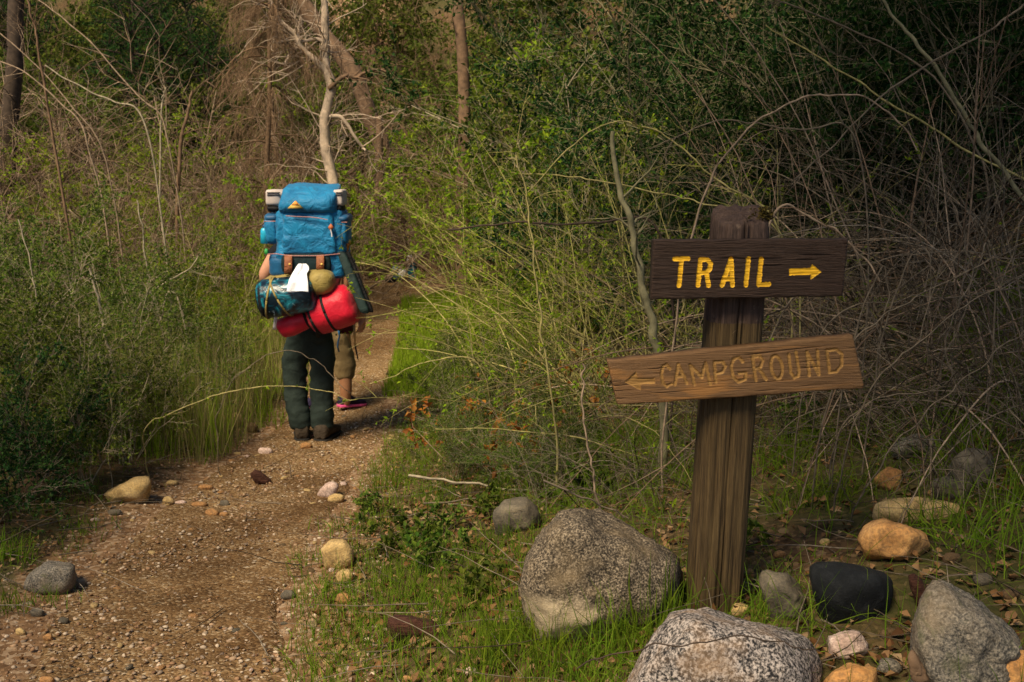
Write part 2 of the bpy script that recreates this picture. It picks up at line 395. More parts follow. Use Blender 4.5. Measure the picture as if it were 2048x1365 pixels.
# ------------------------------------------------------------------ the signpost
MT['post'] = m_wood('post_wood', (.024, .015, .007), (.078, .050, .021), (.16, .11, .047), (2.2, 26, 26), 1.)
MT['post_paint'] = m_wood('post_brown_paint', (.024, .015, .011), (.060, .037, .028), (.11, .070, .055), (2.5, 24, 24), .8, .75, None, (.11, .075, .055))
MT['board_dark'] = m_wood('board_dark_paint', (.020, .011, .008), (.045, .026, .018), (.085, .052, .036), (4, 30, 60), 1., .62)
MT['board_tan'] = m_wood('board_stained', (.105, .054, .023), (.175, .095, .041), (.23, .132, .060), (3, 24, 50), .7, .65, (.28, .135, .042))
MT['yellow'] = m_wood('yellow_paint', (.62, .33, .012), (.80, .45, .018), (.84, .52, .03), (6, 20, 20), .3, .55)
MT['routed'] = m_wood('routed_wood', (.19, .10, .030), (.30, .165, .048), (.39, .225, .072), (8, 20, 20), .5, .7)
MT['moss'] = m_stone('moss', (.05, .045, .008), (.13, .10, .015), (.22, .16, .03), 60.)

def seg_dist(P, a, b):
    a = np.array(a, float); b = np.array(b, float); ab = b - a
    t = np.clip(((P - a) @ ab)/max(ab @ ab, 1e-9), 0, 1)
    return np.linalg.norm(P - a - t[..., None]*ab, axis=-1)
def poly_sd(P, pts):
    pts = np.array(pts, float); n = len(pts); ins = np.zeros(P.shape[:-1], bool); d = np.full(P.shape[:-1], 1e9)
    for i in range(n):
        a, b = pts[i], pts[(i+1) % n]
        d = np.minimum(d, seg_dist(P, a, b))
        c = ((a[1] > P[..., 1]) != (b[1] > P[..., 1])) & (P[..., 0] < (b[0]-a[0])*(P[..., 1]-a[1])/(b[1]-a[1]+1e-9) + a[0])
        ins ^= c
    return np.where(ins, -d, d)
def zimg(p): return (1180 + p[0]/2.9667, 380 + p[1]/2.9667)
def board(root, quad, Yf, thick, glyphs, arrow, sw, nu, nv, mat, lmat, depth, seed, label, relief, llabel):
    """quad: TL TR BR BL (enlarged-photo units) on the vertical plane y = Yf"""
    q = np.array(quad, float)
    s = np.linspace(0, 1, nu); t = np.linspace(0, 1, nv); S, T = np.meshgrid(s, t)
    w = lambda a, b, c, d: (1-S)[..., None]*(1-T)[..., None]*a + S[..., None]*(1-T)[..., None]*b + S[..., None]*T[..., None]*c + (1-S)[..., None]*T[..., None]*d
    Z = w(*q)
    c3 = [at(*zimg(p), Yf) for p in quad]
    P = w(*c3)
    sds = []
    for name, strokes in glyphs:
        d = np.full(S.shape, 1e9)
        for st in strokes:
            for a, b in zip(st[:-1], st[1:]): d = np.minimum(d, seg_dist(Z, a, b))
        sds.append(d - sw + 1.6*vnoise(np.stack([Z[..., 0]*.09, Z[..., 1]*.09, S*0], -1), seed))
    sds.append(poly_sd(Z, arrow) + 1.2*vnoise(np.stack([Z[..., 0]*.09, Z[..., 1]*.09, S*0], -1), seed+3))
    D = np.array(sds); mn = D.min(0); own = D.argmin(0)
    groove = depth*sstep(2.0, -7.0, mn)
    grain = relief*(vnoise(np.stack([S*14, T*60, S*0], -1), seed+5) + .7*vnoise(np.stack([S*30, T*130, S*0], -1), seed+6))
    crack = np.clip(vnoise(np.stack([S*5, T*34, S*0], -1), seed+7) - .62, 0, 1)*.012
    eu = np.minimum(S, 1-S)*nu; ev = np.minimum(T, 1-T)*nv
    rnd = .004*(np.exp(-eu/1.6) + np.exp(-ev/1.6)) + .003*np.exp(-ev/5)*np.clip(vnoise(np.stack([S*22, T*2, S*0], -1), seed+8), 0, 1)
    P = P.copy(); P[..., 1] += groove + grain + crack + rnd
    wob = .0016*vnoise(np.stack([S*18, T*3, S*0], -1), seed+9)
    P[..., 2] += wob*np.exp(-ev/4)
    V = P.reshape(-1, 3); org = V.mean(0); V = V - org
    i = np.arange(nv-1)[:, None]*nu + np.arange(nu-1)[None]
    F = np.stack([i, i+nu, i+nu+1, i+1], -1)
    fm = (mn[:-1, :-1] + mn[1:, :-1] + mn[:-1, 1:] + mn[1:, 1:])/4
    fo = own[:-1, :-1]
    # rim and back
    loop = np.concatenate([np.arange(nu), np.arange(1, nv)*nu + nu-1, (nv-1)*nu + np.arange(nu-2, -1, -1), np.arange(nv-2, 0, -1)*nu])
    Bk = V[loop].copy(); Bk[:, 1] = thick + .002*vnoise(Bk*30, seed) ; n0 = len(V); V2 = np.concatenate([V, Bk, [[0, thick, 0]]]); L = len(loop)
    a = np.arange(L); b = (a+1) % L
    rim = np.stack([loop[a], loop[b], n0 + b, n0 + a], -1); back = np.stack([n0+a, n0+b, np.full(L, n0+L)], -1)
    face = F[fm > 0].reshape(-1, 4)
    bo = link('sign_board', mesh_of('sign_board', V2, [face, rim, back], mat), root, org - np.array(root.location)); bo['label'] = label
    names = [g[0] for g in glyphs] + ['arrow']
    for k, nm in enumerate(names):
        sel = F[(fm <= 0) & (fo == k)].reshape(-1, 4)
        if not len(sel): continue
        used, inv = np.unique(sel, return_inverse=True)
        o = link('arrow' if nm == 'arrow' else 'letter', mesh_of('letter', V[used], [inv.reshape(-1, 4)], lmat), bo)
        o['label'] = llabel[1] if nm == 'arrow' else llabel[0] % nm
def ell(cx, cy, rx, ry, tilt=0., n=18):
    a = np.linspace(0, 2*np.pi, n+1); return [(cx + rx*math.cos(t) + tilt*ry*math.sin(t), cy + ry*math.sin(t)) for t in a]
base = at(1425, 1210, SGY); base[2] = Hs(base[0], base[1])
root = thing('trail_signpost', 'brown wooden signpost with TRAIL board and tilted CAMPGROUND board', 'signpost', base)
# post: rounded square, leaning, weathered, with checks
pt = at(1481, 422, SGY); nz_, ns_ = 110, 128
tz = np.linspace(-.25, 1, nz_); an = np.linspace(0, 2*np.pi, ns_, endpoint=False)
AN, TZ_ = np.meshgrid(an, tz)
pw = 4.2; rr = (np.abs(np.cos(AN))**pw + np.abs(np.sin(AN))**pw)**(-1/pw)*.0735
ax = (pt - base)[None, None]*TZ_[..., None]
hgt = TZ_*(pt - base)[2]
rr = rr + .0022*fbm(np.stack([np.cos(AN)*9, np.sin(AN)*9, hgt*2.2], -1), 3, 3) + .0015*vnoise(np.stack([np.cos(AN)*26, np.sin(AN)*26, hgt*2.5], -1), 8)
chk = np.clip(vnoise(np.stack([np.cos(AN)*16, np.sin(AN)*16, hgt*1.1], -1), 12) - .30, 0, 1); rr = rr - .030*chk - .012*np.clip(vnoise(np.stack([np.cos(AN)*40, np.sin(AN)*40, hgt*.9], -1), 14) - .35, 0, 1)
topf = sstep(.955, 1., TZ_); rr = rr*(1 - .06*topf**2)
PV = ax + np.stack([rr*np.cos(AN), rr*np.sin(AN), 0*rr], -1)
PV[..., 2] += sstep(.85, 1., TZ_)*(.36*rr*np.sin(AN) - .012)
PV[..., 2] += .006*topf*fbm(np.stack([np.cos(AN)*3, np.sin(AN)*3, AN*0], -1), 2, 4)
i = np.arange(nz_-1)[:, None]*ns_ + np.arange(ns_)[None]; j = np.arange(nz_-1)[:, None]*ns_ + (np.arange(ns_)[None]+1) % ns_
PF = np.stack([i, j, j+ns_, i+ns_], -1)
V = PV.reshape(-1, 3); faces = [PF.reshape(-1, 4)]; n0 = len(V) - ns_
caps = []; prev = np.arange(ns_) + n0; cen = V[-ns_:].mean(0)
for f in (.93, .82, .66, .45, .2):
    ring = cen + (V[n0:n0+ns_] - cen)*f; ring[:, 2] += .007*(1-f**3) + .004*fbm(ring*60, 3, 6)
    s0 = len(V); V = np.concatenate([V, ring]); cur = np.arange(ns_) + s0
    faces.append(np.stack([prev, np.roll(prev, -1), np.roll(cur, -1), cur], -1)); prev = cur
V = np.concatenate([V, [cen + [0, 0, .008]]]); faces.append(np.stack([prev, np.roll(prev, -1), np.full(ns_, len(V)-1)], -1))
mi = np.concatenate([np.where(np.repeat(tz[:-1], ns_) > .735, 1, 0)] + [np.ones(len(f)) for f in faces[1:]])
# wood grain materials run along object X: turn the mesh so X is the long axis
Mr = np.array([[0, 0, 1.], [0, 1, 0], [-1, 0, 0]])
post = link('post', mesh_of('post', V @ Mr.T, faces, [MT['post'], MT['post_paint']], True, mi), root)
post.rotation_euler = (0, -math.pi/2, 0)
# moss on the right of the top
rng = np.random.default_rng(3); mb = Buf()
topc = pt - base
for k in range(150):
    a = rng.normal(-.55, .38); r0_ = .068 + rng.uniform(-.020, .008)
    c = topc + np.array([r0_*math.cos(a)*1.12, r0_*math.sin(a)*1.12, rng.uniform(-.024, .010)])
    D3 = nrm(rng.normal(0, 1, (5, 3))); V3 = c + D3*rng.uniform(.003, .007)
    mb.add(V3, np.array([[0, 1, 2], [0, 2, 3], [0, 3, 4], [1, 2, 4], [1, 3, 4]]))
ms = link('moss', mb.mesh('moss', MT['moss']), root); ms['kind'] = 'stuff'
YB = SGY - .0735 - .047
TRAIL = [('T', [[(502, 410), (582, 408)], [(545, 410), (528, 568)]]),
         ('R', [[(656, 412), (641, 568)], [(656, 412), (695, 414), (716, 436), (711, 470), (688, 490), (650, 492)], [(690, 492), (704, 568)]]),
         ('A', [[(838, 410), (783, 566)], [(838, 410), (845, 566)], [(806, 528), (842, 528)]]),
         ('I', [[(941, 408), (925, 566)]]),
         ('L', [[(1017, 410), (1001, 562), (1062, 560)]])]
board(root, [(378, 300), (1535, 293), (1502, 634), (362, 652)], YB, .042, TRAIL, [(1180, 468), (1306, 462), (1318, 440), (1374, 487), (1308, 534), (1310, 502), (1182, 508)], 14., 430, 130,
      MT['board_dark'], MT['yellow'], .0022, 41, 'dark brown board with yellow routed letters reading TRAIL', .0009, ('yellow letter %s', 'yellow arrow pointing right'))
CAMP = [('C', [[(474, 1062), (455, 1036), (436, 1044), (424, 1090), (432, 1148), (456, 1166), (482, 1152)]]),
        ('A', [[(504, 1156), (524, 1036), (576, 1148)], [(514, 1108), (558, 1104)]]),
        ('M', [[(620, 1154), (596, 1040), (664, 1112), (686, 1026), (714, 1152)]]),
        ('P', [[(748, 1140), (738, 1022), (786, 1018), (804, 1046), (786, 1082), (745, 1092)]]),
        ('G', [[(908, 1020), (884, 994), (852, 1004), (838, 1050), (850, 1112), (882, 1140), (922, 1126), (926, 1086), (888, 1088)]]),
        ('R', [[(986, 1132), (964, 992), (1010, 984), (1026, 1014), (1012, 1052), (976, 1064)], [(1002, 1058), (1046, 1124)]]),
        ('O', [ell(1108, 1052, 33, 68, .12)]),
        ('U', [[(1180, 976), (1192, 1086), (1212, 1114), (1236, 1106), (1242, 1080), (1222, 962)]]),
        ('N', [[(1302, 1100), (1288, 960), (1358, 1096), (1350, 954)]]),
        ('D', [[(1422, 1084), (1406, 952), (1460, 946), (1494, 974), (1494, 1038), (1464, 1078), (1422, 1084)]])]
board(root, [(103, 1018), (1562, 862), (1632, 1178), (165, 1280)], YB, .042, CAMP, [(205, 1140), (275, 1075), (282, 1115), (385, 1115), (388, 1150), (300, 1155), (302, 1192)], 10.5, 520, 110,
      MT['board_tan'], MT['routed'], .0034, 57, 'faded tan board tilted up to the right reading CAMPGROUND', .0003, ('faded routed letter %s', 'faded routed arrow pointing left'))

# ------------------------------------------------------------------ rocks
def ico(sub):
    bm = bmesh.new(); bmesh.ops.create_icosphere(bm, subdivisions=sub, radius=1)
    V = np.array([v.co[:] for v in bm.verts]); F = np.array([[v.index for v in f.verts] for f in bm.faces]); bm.free(); return V, F
ICO = {k: ico(k) for k in (1, 2, 3, 4, 5)}
def hull_planes(pts):
    bm = bmesh.new()
    for p in pts: bm.verts.new([float(c) for c in p])
    r = bmesh.ops.convex_hull(bm, input=bm.verts[:]); bm.normal_update()
    pl = []
    for f in bm.faces:
        n = np.array(f.normal[:]); c = np.array(f.calc_center_median()[:]); d = n @ c
        if np.linalg.norm(n) < .5: continue
        if d < 0: n, d = -n, -d
        if d > 1e-5: pl.append((*n, d))
    bm.free(); return np.array(pl)
def rock_shape(pts, sub=4, p=26, amp=.03, seed=0, fr=2.2, ridge=.0):
    c = pts.mean(0); q = pts - c; pl = hull_planes(q)
    rg = np.random.default_rng(seed + 5); fn = nrm(rg.normal(0, 1, (16, 3))*[1, 1.3, 1.]); fd = (q @ fn.T).max(0)*rg.uniform(.80, .97, 16); pl = np.concatenate([pl, np.concatenate([fn, fd[:, None]], 1)])
    V, F = ICO[sub]
    k = np.clip(V @ pl[:, :3].T/pl[:, 3][None], 0, None); mx = k.max(1, keepdims=True)
    r = 1/(mx[:, 0]*(((k/mx)**p).sum(1))**(1/p))
    P = V*r[:, None]; s = np.linalg.norm(q, axis=1).mean()
    n = fbm(P/s*fr + seed*7.7, 5, seed, .62)
    P = P + V*(n*amp*s)[:, None]
    if ridge: P = P + V*(-np.abs(vnoise(P/s*fr*1.7, seed+50))*ridge*s)[:, None]
    return P, F, c
def rock(outline, mat, label, thick=.7, base=None, name='rock', sub=4, p=46, amp=.06, seed=None, sink=.12, lift=0., tilt=.0, fr=2.6, ridge=.03, cat='rock', Y=None):
    """outline: photo silhouette of the stone; it is given its own distance, size and depth where it meets the ground"""
    o = np.array(outline, float); by = o[:, 1].max(); bx = (o[:, 0].min() + o[:, 0].max())/2
    seed = seed if seed is not None else int(bx*7 + by) % 997
    g = hit(bx, min(by, 1500)) if Y is None else None
    Yb = (g[1] if g is not None else Y)
    rgen = np.random.default_rng(seed)
    P0 = np.array([at(x, y, Yb) for x, y in o]); w = np.ptp(P0[:, 0]); dep = w*thick
    Yc = Yb + dep*.42
    P0 = np.array([at(x, y, Yc) for x, y in o]); w = np.ptp(P0[:, 0]); dep = w*thick; c = P0.mean(0)
    pts = [P0]
    for f, dy, dz in ((.74, -.46, -.08), (.80, .5, .0), (.94, -.26, -.02), (.94, .28, 0.)):
        oc = o.mean(0); of = oc + (o - oc)*f
        q = np.array([at(x, y, Yc + dy*dep + rgen.normal(0, .05*dep) + tilt*.35*dep*(oc[1]-y)/max(1., np.ptp(o[:, 1]))) for x, y in of]); q[:, 2] += (.10 if dy > 0 else -.04)*np.ptp(P0[:, 2])*abs(dy)*2; pts.append(q)
    pts = np.concatenate(pts); low = P0[:, 2].min()
    ex = c + (P0 - c)*.8; ex = ex[ex[:, 2] < c[2]]; 
    if len(ex): ex[:, 2] = low - sink*w; pts = np.concatenate([pts, ex, ex + [0, dep*.3, 0]])
    P, F, cc = rock_shape(pts, sub, p, amp, seed, fr, ridge)
    P = P + cc; org = np.array([c[0], Yc, low]); 
    ob = link(name, mesh_of(name, P - org, [F], mat), None, org + [0, 0, lift]); tag(ob, label, cat)
    return ob
def el(cx, cy, rx, ry, n=10, seed=1, jag=.12, rot=0.):
    r = random.Random(seed*31 + int(cx)); out = []
    for k in range(n):
        a = 2*math.pi*k/n; f = 1 + r.uniform(-jag, jag); x, y = rx*f*math.cos(a), ry*f*math.sin(a)
        out.append((cx + x*math.cos(rot) - y*math.sin(rot), cy + x*math.sin(rot) + y*math.cos(rot)))
    return out
rock([(1120, 1022), (1150, 1018), (1185, 1018), (1225, 1036), (1275, 1060), (1318, 1088), (1372, 1128), (1366, 1190), (1322, 1255), (1240, 1282), (1150, 1290), (1085, 1262), (1045, 1215), (1032, 1170), (1048, 1120), (1085, 1060)],
     MT['granite_b'], 'big speckled brown boulder standing left of the signpost base', .62, sub=5, p=60, amp=.045, sink=.05, tilt=.25, ridge=.04, fr=3.2, name='boulder', cat='boulder')
rock([(1330, 1226), (1370, 1215), (1425, 1222), (1490, 1250), (1560, 1262), (1630, 1282), (1658, 1330), (1640, 1400), (1500, 1470), (1300, 1460), (1245, 1380), (1275, 1310)],
     MT['granite_w'], 'salt and pepper granite boulder in front of the signpost base', .6, sub=5, p=40, amp=.03, sink=.05, tilt=.45, name='boulder', cat='boulder', Y=2.12)
rock([(1655, 1276), (1678, 1264), (1715, 1262), (1738, 1288), (1738, 1312), (1712, 1322), (1670, 1316), (1655, 1300)], MT['stone_pink'], 'knobbly pale pink quartz stone at the edge of the granite boulder', .8, amp=.07, fr=3)
rock([(1640, 1365), (1665, 1340), (1715, 1326), (1752, 1336), (1760, 1370), (1740, 1410), (1660, 1410)], MT['stone_orange'], 'round tan stone just below the pale pink quartz', .8)
rock([(1706, 1085), (1722, 1056), (1760, 1043), (1815, 1055), (1850, 1072), (1868, 1098), (1850, 1122), (1800, 1130), (1755, 1122), (1718, 1106)], MT['stone_orange'], 'orange tan block of stone resting on the black boulder', .6, p=30, lift=.01, sink=.01)
rock([(1602, 1120), (1640, 1114), (1700, 1120), (1780, 1140), (1812, 1170), (1790, 1215), (1740, 1255), (1690, 1240), (1640, 1200), (1605, 1155)], MT['basalt'], 'smooth black boulder beneath the orange tan block', .7, p=14, amp=.02, name='boulder', cat='boulder')
rock([(1822, 1200), (1840, 1165), (1880, 1150), (1935, 1175), (1960, 1215), (2010, 1230), (2060, 1290), (2060, 1420), (1900, 1430), (1830, 1360), (1812, 1270)], MT['granite_g'], 'flat grey speckled boulder in the bottom right corner', .7, p=14, tilt=.4, sub=5, name='boulder', cat='boulder')
rock([(1738, 1022), (1755, 1002), (1800, 995), (1870, 1000), (1930, 1010), (1942, 1028), (1900, 1040), (1820, 1045), (1760, 1040)], MT['stone_yellow'], 'long flat pale yellow stone lying in grass behind the tan block', .5)
rock(el(1780, 958, 31, 27, 10, 2), MT['stone_tan'], 'small round tan stone right of the post below CAMPGROUND board', .9)
rock(el(1904, 976, 48, 26, 10, 3), MT['stone_grey'], 'low dark grey stone behind the long flat pale stone', .8)
rock(el(1945, 938, 48, 44, 10, 4), MT['stone_grey'], 'large dark grey rounded stone at the right under the dry branches', .8)
rock([(1780, 895), (1800, 876), (1835, 868), (1875, 878), (1890, 900), (1870, 918), (1815, 920), (1785, 912)], MT['granite_g'], 'flat grey stone in the grass under the dry branch tangle', .7)
rock(el(1752, 829, 19, 13, 8, 5), MT['stone_pink'], 'small pale stone under the right end of the CAMPGROUND board', .8, sub=3)
rock([(1985, 1365), (1990, 1330), (2020, 1305), (2060, 1300), (2070, 1400), (2000, 1410)], MT['stone_orange'], 'tan stone cut off by the lower right corner', .8)
rock([(1512, 1150), (1535, 1136), (1570, 1140), (1600, 1175), (1618, 1215), (1620, 1245), (1580, 1238), (1540, 1205)], MT['stone_grey'], 'grey brown slanting rock right of the post foot', .6)
rock(el(1480, 1220, 22, 15, 8, 6), MT['stone_yellow'], 'small pale yellow stone against the foot of the post', .8, sub=3)
rock(el(1500, 1150, 9, 14, 8, 7), MT['stone_tan'], 'small upright tan stone right of the post foot', .8, sub=3)
rock(el(1354, 1165, 18, 30, 9, 8), MT['stone_brown'], 'brown stone wedged between the big boulder and the post', .8, sub=3)
rock([(985, 1020), (1010, 1000), (1050, 995), (1078, 1012), (1085, 1045), (1060, 1065), (1010, 1068), (982, 1050)], MT['stone_grey'], 'mossy grey stone left of the big boulder under twigs', .8)
rock([(638, 1100), (660, 1080), (690, 1078), (710, 1100), (708, 1125), (680, 1142), (645, 1140)], MT['stone_yellow'], 'bright pale yellow rock in grass at the right edge of the trail', .8, p=34, amp=.05)
rock(el(688, 1153, 19, 16, 8, 9), MT['stone_yellow'], 'small pale yellow rock in grass just below the brighter larger one', .8, sub=3)
rock(el(687, 1198, 20, 13, 8, 10), MT['stone_tan'], 'tan rock at the grass edge, lowest of the three', .8, sub=3)
rock([(632, 992), (642, 974), (662, 963), (680, 966), (672, 980), (652, 998)], MT['stone_pink'], 'elongated pale stone on the right side of the trail', .6, sub=3)
rock(el(672, 997, 18, 10, 8, 11, .1, -.2), MT['stone_yellow'], 'smaller pale stone touching the elongated one beside the trail', .7, sub=3)
rock([(205, 988), (240, 972), (270, 955), (300, 952), (306, 966), (292, 985), (272, 1010), (245, 1004), (215, 998)], MT['stone_yellow'], 'pointed cream rock at the left edge of the trail', .7, p=34, amp=.05)
rock([(24, 985), (40, 960), (75, 950), (100, 965), (104, 985), (85, 1000), (40, 1002)], MT['stone_brown'], 'rounded brown rock under the shrubs at the far left', .8)
rock([(36, 1172), (60, 1138), (100, 1124), (150, 1128), (158, 1160), (140, 1186), (80, 1192)], MT['granite_g'], 'half buried grey speckled rock at the lower left', .9)
rock(el(468, 838, 21, 13, 9, 12), MT['stone_yellow'], 'orange yellow rock at the trail edge left of the hikers', .8)
rock(el(503, 855, 14, 11, 8, 13), MT['stone_brown'], 'small brown rock next to the orange yellow rock', .8, sub=3)
rock(el(530, 903, 16, 9, 8, 14), MT['stone_pink'], 'pale pointed stone on the trail in front of the hikers', .7, sub=3)
rock(el(612, 892, 14, 7, 8, 15), MT['stone_tan'], 'flat tan stone right at the walking hiker\'s boots', .7, sub=3)
rock([(325, 842), (340, 815), (365, 800), (388, 815), (390, 850), (360, 862)], MT['stone_brown'], 'brown rock half hidden in the left shrubs', .8)
for k, (cx, cy, rx, ry, m, lb) in enumerate([
    (345, 966, 15, 6, 'stone_yellow', 'flat pale pebble just right of the pointed cream rock'),
    (336, 1002, 14, 9, 'stone_yellow', 'pale yellow pebble, leftmost of the pebble cluster on the trail'),
    (362, 1006, 13, 5, 'stone_pink', 'whitish flat pebble in the pebble cluster on the trail'),
    (398, 1010, 20, 7, 'stone_tan', 'long orange tan pebble in the middle of the pebble cluster'),
    (424, 1026, 15, 9, 'stone_tan', 'peach coloured pebble at the front of the pebble cluster'),
    (449, 1008, 11, 9, 'stone_grey', 'dark grey pebble at the right of the pebble cluster'),
    (448, 1029, 10, 6, 'stone_tan', 'small orange pebble at the right end of the pebble cluster'),
    (230, 1025, 17, 8, 'stone_grey', 'grey green pebble in front of the pointed cream rock'),
    (412, 975, 17, 6, 'stone_tan', 'flat tan pebble behind the pebble cluster on the trail'),
    (96, 1275, 12, 8, 'stone_tan', 'orange pebble near the lower left corner'),
    (93, 1362, 18, 10, 'stone_tan', 'tan pebble cut by the bottom edge at the left'),
    (40, 1264, 11, 8, 'stone_yellow', 'yellow pebble at the left edge near the orange pebble'),
    (75, 1226, 18, 11, 'stone_grey', 'greyish pebble below the half buried grey rock'),
    (575, 1190, 16, 10, 'stone_grey', 'grey pebble at the grass edge left of the tan rocks'),
    (756, 1295, 8, 7, 'stone_pink', 'white pebble below the left end of the bark slab'),
    (730, 1233, 6, 5, 'stone_tan', 'small orange pebble left of the bark slab'),
    (466, 1158, 6, 5, 'stone_yellow', 'small yellow pebble alone on the bare trail'),
    (940, 1345, 16, 12, 'stone_pink', 'pinkish stone at the bottom edge in front of the grass'),
    (815, 1360, 13, 10, 'stone_tan', 'tan stone at the bottom edge below the bark slab'),
    (1650, 1085, 12, 10, 'stone_yellow', 'small pale stone in grass left of the tan block'),
    (1650, 1320, 14, 8, 'stone_brown', 'brown stone wedged beside the granite boulder'),
    (1780, 1335, 28, 22, 'granite_g', 'dark speckled stone right of the tan stone at the bottom'),
    (1570, 1262, 18, 9, 'stone_grey', 'low grey stone behind the right shoulder of the granite boulder'),
    (1905, 1118, 20, 13, 'stone_brown', 'brown stone between the tan block and the grey boulder'),
    (1968, 1160, 24, 15, 'stone_grey', 'grey stone behind the flat grey boulder'),
    (1700, 1225, 15, 10, 'stone_tan', 'small tan stone in front of the black boulder'),
    (1780, 1268, 22, 13, 'stone_brown', 'brown stone left of the flat grey boulder'),
    (2020, 1190, 22, 15, 'stone_brown', 'brown stone at the right edge above the grey boulder'),
    (1640, 1050, 20, 12, 'stone_brown', 'brown half buried stone in the grass right of the post'),
    (1560, 1110, 14, 9, 'stone_tan', 'tan pebble in the grass behind the slanting rock'),
    (1840, 1290, 15, 9, 'stone_tan', 'tan pebble at the left foot of the grey boulder'),
    (1870, 985, 18, 9, 'stone_tan', 'tan flat stone touching the long pale stone from behind'),
    (1212, 1155, 20, 6, 'stone_pink', 'thin pale stone chip lying on the face of the big boulder'),
    (1140, 1224, 13, 6, 'stone_pink', 'small cream stone chip lying low on the big boulder'),
]):
    if 'face of the big' in lb or 'low on the big' in lb:
        continue
    rock(el(cx, cy, rx, ry, 8, 20+k, .15), MT[m], lb, .8, sub=3, amp=.045, name='pebble', cat='pebble', sink=.05)
# ------------------------------------------------------------------ hikers and their gear
MT['skin'] = m_plain('skin', (.52, .26, .16), .55, .35, 0, .12)
MT['skin_tan'] = m_plain('skin_tanned', (.36, .17, .085), .55, .35, 0, .12)
MT['hair'] = m_plain('hair_dark', (.03, .018, .01), .6)
MT['trousers'] = m_fabric('trousers_dark_green', (.026, .038, .032), (.015, .023, .020), .8, .15, 9., 0, .55)
MT['shirt'] = m_fabric('shirt_dark', (.012, .014, .018), None, .85, .15)
MT['khaki'] = m_fabric('khaki_cotton', (.25, .18, .085), (.17, .12, .055), .85, .15, 9., 0, .5)
MT['boot'] = m_fabric('boot_brown', (.055, .040, .026), (.03, .022, .015), .8, .2, 20.)
MT['rubber'] = m_plain('rubber_black', (.014, .013, .012), .75)
MT['blue'] = m_fabric('nylon_blue', (.004, .185, .38), (.003, .115, .26), .6, .3, 11., .1, .9)
MT['blue2'] = m_fabric('nylon_blue_dark', (.004, .085, .20), (.003, .055, .14), .55, .4, 9., .1, .4)
MT['cyan'] = m_plain('bottle_cyan', (.02, .38, .58), .3, .5)
MT['padgrey'] = m_plain('foam_grey', (.50, .43, .39), .85, .2, 0, .12)
MT['black'] = m_fabric('webbing_black', (.010, .010, .011), None, .7, .25, 30.)
MT['navy'] = m_fabric('cloth_dark_teal', (.010, .026, .030), None, .75, .2, 12.)
MT['leather'] = m_fabric('leather_brown', (.30, .105, .040), (.20, .065, .025), .6, .35, 30.)
MT['zip'] = m_plain('zip_pinkish', (.40, .17, .15), .4, .5)
MT['patch_y'] = m_plain('patch_yellow', (.85, .55, .13), .6)
MT['patch_o'] = m_plain('patch_orange', (.80, .30, .05), .6)
MT['patch_r'] = m_plain('patch_rust', (.42, .12, .04), .6)
MT['red'] = m_fabric('nylon_red', (.62, .006, .028), (.46, .004, .020), .5, .35, 9., .1, .45)
MT['maroon'] = m_fabric('cloth_maroon', (.09, .012, .012), None, .7, .2)
MT['olive'] = m_fabric('nylon_olive', (.30, .225, .06), (.20, .15, .038), .6, .3, 14., .1, .5)
MT['towel'] = m_fabric('towel_white', (.86, .87, .90), (.76, .78, .84), .95, .1, 14., .2, .4, 260.)
MT['green_cloth'] = m_fabric('chair_cloth_green', (.020, .040, .036), None, .7, .25, 10.)
MT['orange'] = m_plain('handle_orange', (.62, .20, .03), .4, .5)
MT['pole_tan'] = m_plain('pole_tan', (.55, .34, .13), .4, .5)
MT['pink'] = m_plain('shoe_pink', (.75, .10, .30), .6)
MT['navyshoe'] = m_fabric('shoe_navy', (.025, .018, .055), None, .7, .2, 40.)
MT['white'] = m_plain('white_cloth', (.72, .68, .68), .8)
def m_teal():
    t = NT('mat_cover_teal'); v = t.coord('Object'); a = t.noise(v, 9., 4, .6, 1.2); b = t.noise(v, 22., 4, .6, .8)
    c = t.ramp(a, [(.44, (.003, .010, .018)), (.50, (.004, .045, .07)), (.57, (.006, .14, .19)), (.68, (.05, .32, .40))])
    c = t.mix(t.ramp(b, [(.64, (0, 0, 0)), (.70, (1, 1, 1))]), c, (.36, .52, .58))
    return t.done(c, .28, t.bump(a, .5, .02), .5)
MT['teal'] = m_teal()

def skinmesh(name, verts, edges, radii, mat, root=0, sub=2, wr=0., wf=14., seed=1, flat=None):
    me = bpy.data.meshes.new('tmp'); me.from_pydata([tuple(map(float, v)) for v in verts], edges, []); me.update()
    ob = bpy.data.objects.new('tmp', me); COL.objects.link(ob)
    sk = ob.modifiers.new('s', 'SKIN'); sk.use_smooth_shade = True; sk.branch_smoothing = .4
    for i, r in enumerate(radii):
        rr = r if isinstance(r, tuple) else (r, r)
        me.skin_vertices[0].data[i].radius = rr; me.skin_vertices[0].data[i].use_root = (i == root)
    ss = ob.modifiers.new('d', 'SUBSURF'); ss.levels = sub; ss.render_levels = sub
    dg = bpy.context.evaluated_depsgraph_get(); ev = ob.evaluated_get(dg)
    m2 = bpy.data.meshes.new_from_object(ev); bpy.data.objects.remove(ob); m2.name = name
    n = len(m2.vertices); co = np.zeros(n*3, np.float32); m2.vertices.foreach_get('co', co); co = co.reshape(-1, 3)
    if wr:
        nn = np.zeros(n*3, np.float32); m2.vertices.foreach_get('normal', nn); nn = nn.reshape(-1, 3)
        q = co*np.array([wf*.6, wf*.6, wf*1.5]); w = fbm(q, 3, seed) - np.abs(vnoise(q*.7, seed+9))*.8
        co = co + nn*(w*wr)[:, None]; m2.vertices.foreach_set('co', co.astype(np.float32).ravel())
    m2.materials.clear(); m2.materials.append(mat)
    m2.polygons.foreach_set('use_smooth', np.ones(len(m2.polygons), bool)); m2.polygons.foreach_set('material_index', np.zeros(len(m2.polygons), np.int32)); m2.update()
    return m2
